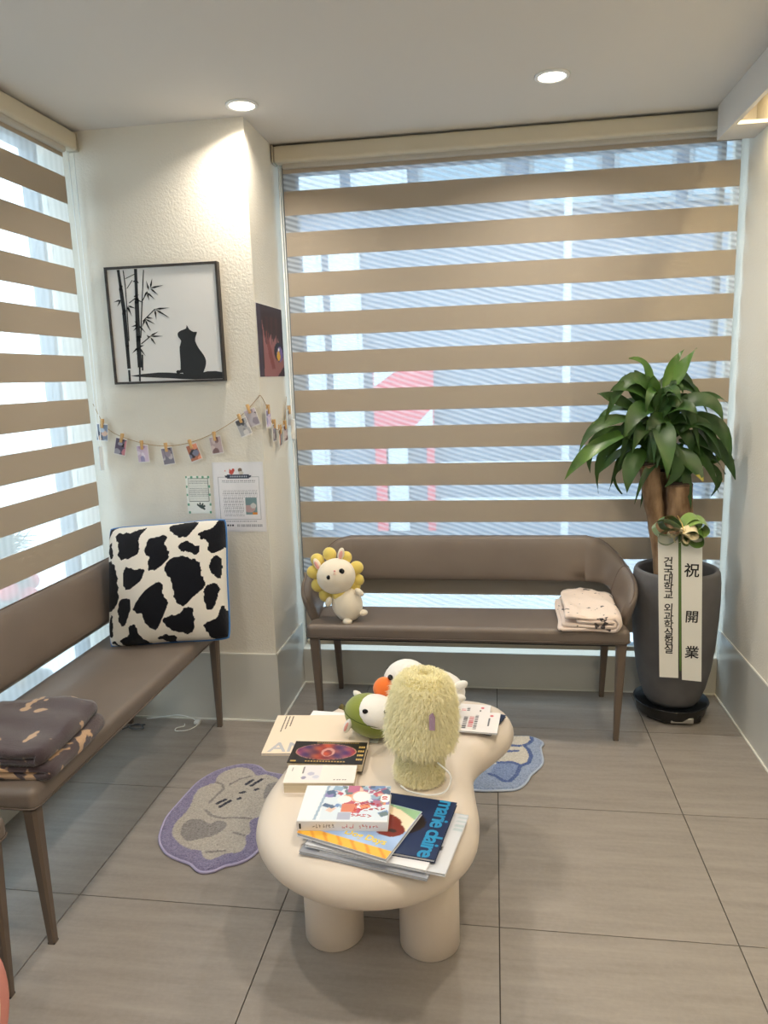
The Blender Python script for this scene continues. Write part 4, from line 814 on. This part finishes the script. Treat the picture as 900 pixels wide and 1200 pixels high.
for row, (y0, y1, n_) in enumerate(((-.012, .004, 5), (-.034, -.018, 6), (-.056, -.044, 4))):       # brush script title in red
    for k in range(n_):
        x = .028 + k * .0125 - row * .003
        for q in range(3):
            a = rr.choice((0, PI / 2, .6, -.6)); l = rr.uniform(.004, .006); cx_, cy_ = x + rr.uniform(-.002, .002), (y0 + y1) / 2 + rr.uniform(-.005, .005); dx, dy = math.cos(a) * l, math.sin(a) * l
            g.prism([(cx_ - dx - dy * .15, cy_ - dy + dx * .15), (cx_ + dx - dy * .15, cy_ + dy + dx * .15), (cx_ + dx + dy * .15, cy_ + dy - dx * .15), (cx_ - dx + dy * .15, cy_ - dy - dx * .15)], lambda x, y: (x, y, .0244), lambda x, y: (x, y, .0248))
g.build('title_script', m_redl, f, recalc=False)
g = MB(); rr = random.Random(5)
for k in range(20):
    if k in (7, 8, 13): continue
    x = -.068 + k * .0076
    for q in range(3):
        dx, dz = rr.uniform(0, .003), rr.uniform(0, .006); hz = rr.random() > .5
        g.box(x + dx, x + dx + (.0035 if hz else .0009), -.0746, -.0743, .007 + dz, .007 + dz + (.0009 if hz else .005), 1 if k > 8 else 0)
g.box(-.098, -.094, -.0746, -.0743, .005, .018)
g.build('spine_lettering', [m_ink, m_redl], cb_, recalc=False)

# beige catalogue, papers, two books
for k, (x, y, a, lb) in enumerate(((.69, -.855, 3, 'plain white sheet lying under the beige catalogue'), (.735, -.835, -4, 'white printed sheet with a small dark mark behind the beige catalogue'))):
    t = thing('paper_sheet', lb, 'paper', (x, y, .4 + k * .0012), (0, 0, math.radians(a)))
    MB().box(-.125, .125, -.088, .088, 0, .001).build('sheet', m_paper, t, recalc=False)
    if k: MB().prism([(-.012, .07), (-.002, .082), (.012, .072), (.004, .066)], lambda x, y: (x, y, .001), lambda x, y: (x, y, .0014)).box(-.03, -.02, .06, .066, .001, .0014).build('printed_mark', m_ink, t)
bc, f = volume('catalogue', 'beige catalogue with grey capital letters overhanging the table edge', 'catalogue', (.676, -.900, .4024), math.radians(5), .30, .236, .007, None, m_beige, pages=m_gutter)
tx('ANF', .075, m_grey, f, -.062, -.086, .0072, 0, .001)
g = MB()
for k in range(3):
    for q in range(12 - k * 2): g.box(-.122 + k * .011, -.1185 + k * .011, .104 - q * .0085, .110 - q * .0085, .007, .0073)
g.build('small_print', m_ink, f, recalc=False)
def bk_fn(U, V):
    C = solid((34, 28, 28), U); r_ = ((U - .47) / .40) ** 2 + ((V - .52) / .36) ** 2
    dab(C, r_ < 1.06, (196, 150, 120)); ins_ = r_ < 1; n_ = np.sin(U * 23) * np.sin(V * 17 + U * 8); b_ = np.stack([132 + 40 * n_ + 30 * np.cos(U * 14), 60 + 22 * n_, 72 + 26 * np.sin(U * 11)], 1); C[ins_] = b_[ins_]
    dab(C, (((U - .5) / .09) ** 2 + ((V - .5) / .2) ** 2 < 1) & (((U - .5) / .06) ** 2 + ((V - .46) / .14) ** 2 > 1), (206, 150, 140)); return C
bk, f = volume('novel', 'black novel with an oval red painting and gold lettering', 'book', (.736, -1.052, .4094), math.radians(2.5), .205, .118, .024, bk_fn, m_blk, 90, 52, spine=None)
g = MB()
for k in range(14): g.box(-.055 + k * .008, -.050 + k * .008, -.052, -.047, .0241, .0245)
for k in range(20): g.box(-.04 + k * .006, -.036 + k * .006, .051, .054, .0241, .0245)
for q in range(4):
    for k in range(3): g.box(.082 + k * .006, .087 + k * .006, .025 - q * .022, .035 - q * .022, .0241, .0245)
g.box(-.095, -.08, -.053, -.046, .0241, .0245); g.build('gold_print', m_gold, f, recalc=False)
def wh_fn(U, V):
    C = solid((240, 230, 222), U); dab(C, (U > .24) & (U < .5) & (V > .15), (228, 222, 224)); dab(C, ((U - .36) / .05) ** 2 + ((V - .5) / .1) ** 2 < 1, (190, 188, 206)); dab(C, ((U - .27) / .035) ** 2 + ((V - .28) / .08) ** 2 < 1, (150, 148, 172)); dab(C, ((U - .44) / .05) ** 2 + ((V - .33) / .09) ** 2 < 1, (206, 204, 216))
    dab(C, (U > .7) & (U < .9) & (np.abs(V - .17) < .03) & (np.sin(U * 160) > 0), (110, 104, 104)); dab(C, (np.abs(U - .08) < .008) & (V > .65) & (V < .85), (130, 126, 126)); dab(C, (np.abs(U - .24) < .008) & (V > .5) & (V < .9), (130, 126, 126)); return C
volume('novel', 'cream white paperback lying before the black novel', 'book', (.7395, -1.158, .4), math.radians(5), .184, .088, .030, wh_fn, mat('cream_cover', srgb(240, 230, 222), .5), 90, 45, res=m_printm)

# booklets on the far lobe
def pf(seed):
    def fn(U, V):
        C = solid((240, 234, 232), U); dab(C, (U > .52) & (U < .6) & (V > .2) & (V < .72) & (np.sin(V * 90) > -.3), (206, 60, 70)); dab(C, (U > .44) & (U < .5) & (V > .12) & (V < .7) & (np.sin(V * 90 + 1) > -.3), (52, 50, 58)); dab(C, (U > .62) & (U < .67) & (V > .1) & (V < .8) & (np.sin(V * 80) > -.2), (60, 58, 64))
        for x, y in ((.2, .65), (.28, .3), (.1, .3)): dab(C, ((U - x) / .1) ** 2 + ((V - y) / .09) ** 2 < 1, (196, 160, 150)); dab(C, ((U - x - .03) / .08) ** 2 + ((V - y + .02) / .05) ** 2 < 1, (92, 84, 88))
        dab(C, ((U - .87) / .03) ** 2 + ((V - .82) / .05) ** 2 < 1, (214, 90, 96)); dab(C, (np.abs(U - .84) < .01) & (V > .3) & (V < .7), (80, 80, 88)); return C
    return fn
volume('booklet', 'navy booklet at the bottom of the small booklet pile', 'booklet', (1.112, -.762, .4), math.radians(-20), .19, .135, .006, None, m_navy, pages=m_gutter)
volume('booklet', 'white booklet with red heading in the middle of the booklet pile', 'booklet', (1.082, -.735, .406), math.radians(-4), .185, .13, .005, pf(1), m_gloss_w, 80, 56, pages=m_gutter)
volume('booklet', 'white booklet with pet photos and red letters topping the booklet pile', 'booklet', (1.108, -.797, .411), math.radians(-5), .19, .132, .005, pf(2), m_gloss_w, 80, 56, pages=m_gutter)

# ------------------------------------------------------------------ fluffy lamp
fl_ = thing('fluffy_lamp', 'pale yellow fluffy mushroom shaped lamp with white cable', 'lamp', (.992, -1.105, .4058), (0, math.radians(4), 0))
m_furb = mat('pale_yellow_cloth', srgb(244, 234, 180), .95); m_fur0 = mat('pale_yellow_fur', srgb(250, 240, 186), .85, .2, var=(30, srgb(240, 226, 158)), sheen=.4)
base_p = [(.052, .0), (.058, .008), (.056, .04), (.050, .075), (.044, .12)]
shade_p = [(.044, .118), (.068, .104), (.079, .112), (.082, .15), (.079, .20), (.072, .245), (.060, .272), (.038, .286), (.022, .282), (.018, .262)]
def fur_mat():
    m = bpy.data.materials.new('pale_yellow_fur_strands'); m.use_nodes = True; nt = m.node_tree; nt.nodes.clear()
    o = nt.nodes.new('ShaderNodeOutputMaterial'); d = nt.nodes.new('ShaderNodeBsdfDiffuse'); l = nt.nodes.new('ShaderNodeBsdfTranslucent'); x = nt.nodes.new('ShaderNodeMixShader')
    d.inputs[0].default_value = srgb(254, 249, 220); l.inputs[0].default_value = srgb(255, 250, 222); x.inputs[0].default_value = .45
    nt.links.new(d.outputs[0], x.inputs[1]); nt.links.new(l.outputs[0], x.inputs[2]); nt.links.new(x.outputs[0], o.inputs[0]); return m
m_fur = fur_mat()
def furry(prof, nst, ln, droop, name, parent, seed):
    r = np.random.default_rng(seed); P = np.array(prof); seg = np.hypot(*np.diff(P, axis=0).T) * (P[:-1, 0] + P[1:, 0]); cdf = np.cumsum(seg) / seg.sum()
    mb = MB(); vs = []; fs = []
    for i in range(nst):
        k = int(np.searchsorted(cdf, r.random())); k = min(k, len(seg) - 1); u = r.random(); a = r.uniform(0, 2 * PI)
        rad, z = P[k] * (1 - u) + P[k + 1] * u; tr, tz = P[k + 1] - P[k]; nr_, nz_ = tz, -tr; q = math.hypot(nr_, nz_) + 1e-9; nr_ /= q; nz_ /= q
        ca, sa = math.cos(a), math.sin(a); b0 = np.array((rad * ca, rad * sa, z)); nn = np.array((nr_ * ca, nr_ * sa, nz_)) + r.normal(0, .35, 3); nn /= np.linalg.norm(nn)
        l = ln * r.uniform(.55, 1.5); dn = np.array((r.normal(0, .15), r.normal(0, .15), -droop)); m1 = b0 + nn * l * .45 + dn * l * .2; tp = b0 + nn * l * .7 + dn * l * .75; tp[2] = max(tp[2], .001); m1[2] = max(m1[2], .001)
        sd = np.cross(nn, (0, 0, 1)); sd = sd / (np.linalg.norm(sd) + 1e-9) * .0011
        o = len(vs); vs += [b0 - sd, b0 + sd, m1 + sd * .8, m1 - sd * .8, tp]; fs += [(o, o + 1, o + 2, o + 3), (o + 3, o + 2, o + 4)]
    me = bpy.data.meshes.new(name); me.from_pydata([tuple(v) for v in vs], [], fs); me.materials.append(m_fur)
    o = bpy.data.objects.new(name, me); COL.objects.link(o); o.parent = parent; return tag(o, kind='stuff')
bs = MB().lathe(base_p, n=32).build('lamp_base', m_furb, fl_, True); shd = MB().lathe(shade_p, n=40).build('lamp_shade', m_furb, fl_, True)
furry(base_p, 9000, .016, .5, 'fur', bs, 1); furry(shade_p, 24000, .023, .45, 'fur', shd, 2)
MB().tube(catmull([(.05, -.07, .085), (.085, -.075, .055), (.075, -.085, .018), (.035, -.092, .006), (-.015, -.086, .006), (-.04, -.074, .012)], 6), .0022, 8).build('cable', m_white, fl_, True)
MB().prism([(-.006, -.022), (.008, -.022), (.007, .01), (0, .022), (-.008, .015)], lambda x, z: (x + .032, -.096, z + .205), lambda x, z: (x + .032, -.090, z + .205)).build('fabric_tag', mat('mauve_tag', srgb(168, 140, 160), .8), fl_)

# ------------------------------------------------------------------ plush toys
m_pw = mat('white_plush', srgb(240, 236, 230), .95, .1, bump=(350, .5, .003), sheen=.5); m_pg = mat('green_plush', srgb(142, 152, 70), .95, .1, var=(5, srgb(128, 138, 60)), bump=(350, .5, .003), sheen=.4)
m_pgl = mat('pale_green_plush', srgb(190, 206, 172), .95, .1, sheen=.4); m_or = mat('orange_plush', srgb(246, 126, 60), .9, .1, sheen=.4); m_py = mat('yellow_plush', srgb(230, 206, 110), .95, .1, bump=(350, .5, .003), sheen=.5)
m_eye = mat('black_eye', srgb(16, 15, 16), .15, .6); m_pk = mat('pink_plush', srgb(232, 170, 160), .9, .1, sheen=.4); m_cw = mat('cream_plush', srgb(240, 228, 208), .95, .1, bump=(350, .5, .003), sheen=.5)
ga = thing('plush_toy', 'round white faced plush in a green pea coat lying on the table', 'plush toy', (.832, -.890, .412))
def el(t, name, c, r, m, rot=(0, 0, 0), nu=24, nv=14): return MB().ellipsoid(c, r, rot, nu, nv).build(name, m, t, True)
bd = el(ga, 'body', (0, 0, .055), (.082, .072, .060), m_pg, (0, math.radians(20), 0))
el(ga, 'hood_edge', (.016, -.010, .070), (.068, .064, .046), m_pgl, (math.radians(6), math.radians(18), 0)); el(ga, 'face', (.020, -.017, .076), (.063, .062, .043), m_pw, (math.radians(8), math.radians(16), 0))
el(ga, 'eye', (-.006, -.066, .099), (.0085, .005, .0075), m_eye, nu=14, nv=8); el(ga, 'eye', (.055, -.062, .098), (.0085, .005, .0075), m_eye, nu=14, nv=8)
for s_, c_ in ((0, (-.062, -.05, .045)), (1, (-.040, .030, .100))):
    ea = el(ga, 'ear', c_, (.011, .010, .024), m_pw, (0, math.radians(25 - 70 * s_), 0), 14, 8)
    if not s_: el(ga, 'inner_ear', (c_[0] - .003, c_[1] - .007, c_[2]), (.005, .004, .016), m_pk, (0, math.radians(25), 0), 10, 6).parent = ea
MB().tube([(-.076, .0, .072), (-.09, .002, .080), (-.096, 0, .074)], [.006, .009, .004], 8).build('pea_stem', mat('stem_brown', srgb(110, 96, 56), .9), ga, True)
MB().tube([(.087 * math.cos(a) * .93, -.078 * abs(math.sin(a)) , .062 - .02 * math.cos(a)) for a in [PI * i / 16 for i in range(17)]], .0012, 5).build('seam', mat('dark_green_seam', srgb(74, 88, 28), .9), bd, True)
du = thing('plush_toy', 'white plush duck with an orange beak behind the fluffy lamp', 'plush toy', (.968, -.775, .4175), (0, 0, math.radians(6)))
el(du, 'body', (.035, .005, .072), (.10, .065, .070), m_pw); el(du, 'head', (-.045, -.012, .118), (.070, .060, .066), m_pw, (0, math.radians(-20), 0))
el(du, 'beak', (-.112, -.056, .116), (.031, .028, .033), m_or, (0, math.radians(25), math.radians(25)), 18, 10)
for q in ((-.090, -.060, .150), (-.098, .046, .130)): el(du, 'eye', q, (.009, .006, .009), m_eye, (0, 0, math.radians(-30)), 14, 8)
for q, a in (((.115, -.025, .105), 30), ((.105, -.045, .075), 10)): el(du, 'wing', q, (.03, .012, .014), m_pw, (0, math.radians(-a), math.radians(-20)), 16, 10)
el(du, 'leaf_sprig', (-.118, .0, .075), (.012, .01, .007), m_pg, nu=12, nv=8)

# flower maned rabbit on the bench: photo read off at 3.6 mm per step
ra = thing('plush_toy', 'cream rabbit plush with yellow petal mane sitting on the bench', 'plush toy', (.595, -.02, .461))
q = lambda cx_, cy_, y=0: ((cx_ / 10.59 - 55) * .0036, y, (91 - cy_ / 10.59) * .0036 + .002)
el(ra, 'body', q(570, 770), (.064, .056, .074), m_cw, (0, math.radians(-14), 0)); hd = el(ra, 'head', q(455, 415, -.012), (.081, .063, .074), m_cw, (0, math.radians(-18), 0))
for cx_, cy_, r_ in ((370, 165, 66), (565, 205, 60), (215, 240, 66), (165, 390, 68), (215, 550, 72), (305, 670, 74), (495, 630, 76), (640, 550, 72), (700, 480, 60), (690, 330, 66)):
    d_ = math.atan2(cy_ - 420, cx_ - 445); low = cy_ > 600 and cx_ > 400
    MB().ellipsoid(q(cx_, cy_, -.022 if low else .016), (r_ * .00034 * 1.35, .020, r_ * .00034 * 1.25), (0, d_, 0), 16, 10).build('petal', m_py, ra, True)
for (cx_, cy_, a) in ((522, 145, 15), (225, 275, -25)):
    ea = el(ra, 'ear', q(cx_, cy_, -.005), (.014, .009, .027), m_cw, (0, math.radians(a), 0), 14, 8); i_ = el(ra, 'inner_ear', q(cx_, cy_ + 8, -.0115), (.008, .005, .019), m_pk, (0, math.radians(a), 0), 12, 6); i_.parent = ea
for cx_, cy_ in ((407, 388), (557, 315)): el(ra, 'eye', q(cx_, cy_, -.068 if cx_ < 500 else -.061), (.0115, .006, .0115), m_eye, nu=16, nv=10)
el(ra, 'nose', q(478, 305, -.069), (.005, .004, .0035), m_pk, nu=10, nv=6)
MB().tube([q(478, 315, -.0735), q(480, 335, -.0745), q(465, 350, -.074)], .0008, 5).tube([q(480, 335, -.0745), q(500, 345, -.073)], .0008, 5).build('mouth', m_pk, ra, True)
for cx_, cy_, a, y_ in ((365, 715, 20, -.035), (735, 605, -50, -.02)): el(ra, 'arm', q(cx_, cy_, y_), (.013, .012, .022), m_cw, (0, math.radians(a), 0), 14, 8)
for cx_, cy_ in ((590, 948), (765, 868)): el(ra, 'foot', q(cx_, cy_, -.045 if cx_ < 700 else -.01), (.020, .018, .0125), m_cw, nu=14, nv=8)

# ------------------------------------------------------------------ potted plant
PC = (1.929, .185)
pd = thing('plant_dolly', 'black wheeled plant saucer on the floor under the grey pot', 'plant stand', (PC[0], PC[1] + .01, 0))
MB().lathe([(.128, .012), (.136, .02), (.148, .062), (.152, .066), (.147, .068), (.140, .056), (.001, .052)], n=48).build('tray', m_black, pd, True)
MB().prism([(-.11, -.07), (-.05, -.125), (.06, -.125), (.10, -.10), (.11, 0), (.08, .09), (-.08, .09)], lambda x, y: (x, y, .004), lambda x, y: (x, y, .05)).build('chassis', m_black, pd, bevel=(.006, 2))
MB().box(-.028, .062, -.135, -.12, .012, .036).build('brake_lever', m_metal, pd, bevel=(.004, 2))
for x, y in ((-.07, -.05), (.07, -.05), (0, .07)): MB().rings([[(x + h, y + .006 + .012 * math.cos(2 * PI * j / 16), .012 + .012 * math.sin(2 * PI * j / 16)) for j in range(16)] for h in (-.008, .008)]).build('wheel', m_black, pd)
pp = thing('potted_plant', 'tall leafy corn plant in a large rounded grey pot', 'potted plant', (PC[0], PC[1], .066))
PZ0 = .066
prof = [(.085, .002), (.100, .0), (.112, .02), (.130, .07), (.148, .15), (.160, .25), (.168, .36), (.171, .45), (.170, .52), (.166, .56), (.160, .572), (.150, .572), (.143, .562), (.142, .50), (.001, .50)]
MB().lathe(prof[:14], n=64, cap=False).lathe([(.001, .004), (.085, .002)], n=64, cap=False).build('pot', m_pot, pp, True)
MB().lathe([(.142, .515), (.09, .522), (.001, .528)], n=40, cap=False).build('soil', m_soil, pp, True)
def rel(v): return Vector(v) - Vector((PC[0], PC[1], PZ0))
def trunk(pts, rads, seed):
    r = random.Random(seed); P = catmull(pts, 5); R_ = [rads[0] + (rads[1] - rads[0]) * i / (len(P) - 1) + r.uniform(-.0025, .0025) for i in range(len(P))]
    t = MB().tube([rel(p) for p in P], R_, 14).build('trunk', m_bark, pp, True)
    d = (P[-1] - P[-2]).normalized(); MB().tube([rel(P[-1]) - d * .004, rel(P[-1]) + d * .006, rel(P[-1]) + d * .012], [R_[-1] * 1.02, R_[-1] * .9, R_[-1] * .4], 14).build('cut_end', m_cut, t, True)
trunk([(1.872, .17, .585), (1.853, .165, .75), (1.828, .17, .90), (1.805, .175, 1.065)], (.030, .040), 1)
trunk([(1.925, .155, .585), (1.923, .155, .75), (1.925, .16, .88), (1.92, .165, .985)], (.053, .050), 2)
trunk([(1.905, .24, .585), (1.885, .235, .85), (1.875, .23, 1.03)], (.026, .024), 3)
for k, pts in enumerate((((1.805, .175, 1.06), (1.815, .18, 1.2), (1.83, .185, 1.37)), ((1.92, .165, .985), (1.90, .175, 1.1), (1.875, .185, 1.24)), ((1.875, .23, 1.02), (1.87, .215, 1.15), (1.87, .2, 1.28)))):
    MB().tube([rel(p) for p in catmull(pts, 5)], [.016] * 6 + [.011] * 5, 8).build('stem', m_leaf, pp, True)
NRM = Vector((.05, -.72, .69))
def leaf(a, b_, c, w, mi, rnd):
    mq = Vector(b_) * 2 - (Vector(a) + Vector(c)) * .5; P = bez(a, Vector(b_).lerp(mq, .75), c, 9); vs = []; n_ = NRM + Vector((rnd.uniform(-.35, .35), rnd.uniform(-.3, .2), rnd.uniform(-.2, .2)))
    for i, p_ in enumerate(P):
        t = i / 9; tg = (P[min(i + 1, 9)] - P[max(i - 1, 0)]).normalized(); s = tg.cross(n_); s = s.normalized() if s.length > 1e-4 else Vector((1, 0, 0))
        up_ = s.cross(tg).normalized(); wd_ = w * .50 * math.sin(PI * (.05 + .95 * t) ** .82) ** 1.05 + .0025 * (1 - t)
        wv = .004 * math.sin(7 * t + w * 300)
        vs += [rel(p_ - s * wd_ + up_ * (wd_ * .28 + wv)), rel(p_), rel(p_ + s * wd_ + up_ * (wd_ * .28 - wv))]
    mb = MB(); mb.add(vs, [f for i in range(9) for f in ((3 * i, 3 * i + 1, 3 * i + 4, 3 * i + 3), (3 * i + 1, 3 * i + 2, 3 * i + 5, 3 * i + 4))])
    mb.m = [1 if (mi == 2 and k >= 15) else 0 for k in range(len(mb.f))]
    mb.build('leaf', [m_leaf2 if mi == 1 else m_leaf, m_leafy], pp, True, recalc=False)
rl = random.Random(11)
for i, (a, b_, c, w) in enumerate(LEAVES): leaf(a, b_, c, w, 2 if i == 26 else (1 if i in (0, 1, 3, 4, 12, 27) else 0), rl)
for i in range(44):
    if i % 2: bx_, bz = 1.825 + rl.uniform(-.01, .01), rl.uniform(1.08, 1.33)
    else: bx_, bz = 1.89 + rl.uniform(-.02, .01), rl.uniform(1.02, 1.22)
    a = rl.uniform(0, 2 * PI); l = rl.uniform(.13, .24); dx, dy = math.cos(a) * l, math.sin(a) * l * .62
    tx_ = min(bx_ + dx, 2.13); b0 = (bx_, .185, bz); tipz = bz + rl.uniform(-.17, .06)
    leaf(b0, (bx_ + dx * .55, .185 + dy * .5, bz + rl.uniform(.03, .1)), (tx_, .185 + dy * .85, tipz), rl.uniform(.035, .06), 0, rl)

# congratulation ribbon
rb = thing('gift_ribbon', 'white congratulation ribbon with black Korean lettering and green bow on the plant', 'ribbon', (1.891, -.012, .24))
m_rib = mat('white_satin', srgb(232, 230, 224), .45); m_ribg = mat('green_satin', srgb(126, 156, 78), .3, .6, sheen=.3); m_ribg2 = mat('dark_green_satin', srgb(92, 124, 60), .3, .6); m_ribc = mat('cream_satin', srgb(226, 212, 176), .35, .6)
def tail(x0, x1, z0b, z1b, chars, sizes, zs, cut):
    t = MB().prism([(x0, .58), (x1, .58), (x1 + .022, z1b), (x0 + .026, z0b)], lambda x, z: (x, -.0004, z), lambda x, z: (x, .0004, z)).build('ribbon_tail', m_rib, rb)
    for ch, s_, z in zip(chars, sizes, zs):
        xc = (x0 + x1) / 2 + .024 * (.58 - z) / .58
        text('lettering', ch, s_, m_ink, t, T(xc, -.0009, z) @ WALLX @ RZ(math.radians(-1.5)), s_ * .014)
    return t
ks = '건국대학교외과학실험실'; kz = [.470 - .033 * k for k in range(5)] + [.285 - .0335 * k for k in range(6)]
tail(-.083, -.008, .003, .001, ks, [.040] * 11, kz, 0)
tail(.002, .079, -.006, -.012, '祝開業', [.058, .052, .054], [.435, .25, .105], 1)
MB().prism([(-.009, .58), (.003, .58), (.025, .03), (.018, .03)], lambda x, z: (x, .002, z), lambda x, z: (x, .003, z)).build('ribbon_backing', m_ribg2, rb)
def loop(c, ang, l, w, m, depth):
    """one bow loop: strip bent back on itself"""
    pr = [(0, 0), (.35, .30), (.75, .36), (1.0, .12), (1.0, -.12), (.75, -.30), (.35, -.22), (0, 0)]
    P = catmull([Vector((a * l, 0, b_ * l * .9)) for a, b_ in pr], 3); vs = []; E = Matrix.Rotation(-ang, 3, 'Y')
    for p_ in P:
        for s in (-1, 1): vs.append(Vector(c) + E @ p_ + Vector((0, s * w / 2 + depth, 0)) + E @ Vector((0, 0, s * w * .22)))
    MB().add(vs, [(2 * i, 2 * i + 1, 2 * i + 3, 2 * i + 2) for i in range(len(P) - 1)]).build('bow_loop', m, rb, True, recalc=False)
for a, l, w, m_, dp in ((8, .088, .035, m_ribg, 0), (172, .090, .035, m_ribg, 0), (-28, .082, .034, m_ribg2, -.012), (208, .084, .034, m_ribg2, -.012), (30, .07, .032, m_ribg, .012), (150, .072, .032, m_ribg2, .012), (-62, .05, .032, m_ribg, -.02), (-8, .05, .028, m_ribc, -.03), (188, .048, .028, m_ribc, -.03), (-60, .04, .026, m_ribc, -.034), (-120, .044, .026, m_ribc, -.034)):
    loop((0, 0, .598), math.radians(a), l * 1.08, w * 1.5, m_, dp)
MB().tube([(0, -.045, .60), (-.001, -.02, .625), (0, .02, .632), (.01, .10, .632)], .0018, 6).build('gold_tie', m_gold, rb, True); MB().ellipsoid((0, -.028, .598), (.012, .016, .014), nu=12, nv=8).build('bow_knot', m_ribc, rb, True)

# ------------------------------------------------------------------ cable by the column
cbl = thing('power_cable', 'loose white cable with a small plug on the floor by the column', 'cable', (-.12, -.09, 0))
MB().tube(catmull([(-.20, .035, .003), (-.15, .03, .012), (-.06, .045, .02), (.01, .03, .016), (.05, .0, .006), (.03, -.05, .003), (-.02, -.065, .003), (-.03, -.04, .003), (-.005, -.02, .003), (-.01, .0, .003)], 6), .0022, 6).build('cord', m_white, cbl, True)
MB().box(.03, .055, .0, .028, 0, .014).build('plug', m_white, cbl, bevel=(.004, 2))
cb2 = thing('cable_bundle', 'small tangle of dark cable on the floor under the armless bench', 'cable', (-.33, -.14, 0))
MB().tube(catmull([(-.05, -.02, .004), (.0, .02, .01), (.04, -.01, .006), (.0, -.03, .012), (-.03, .01, .006), (.03, .03, .004)], 6), .003, 6).build('cord', mat('grey_cable', srgb(90, 92, 100), .6), cb2, True)
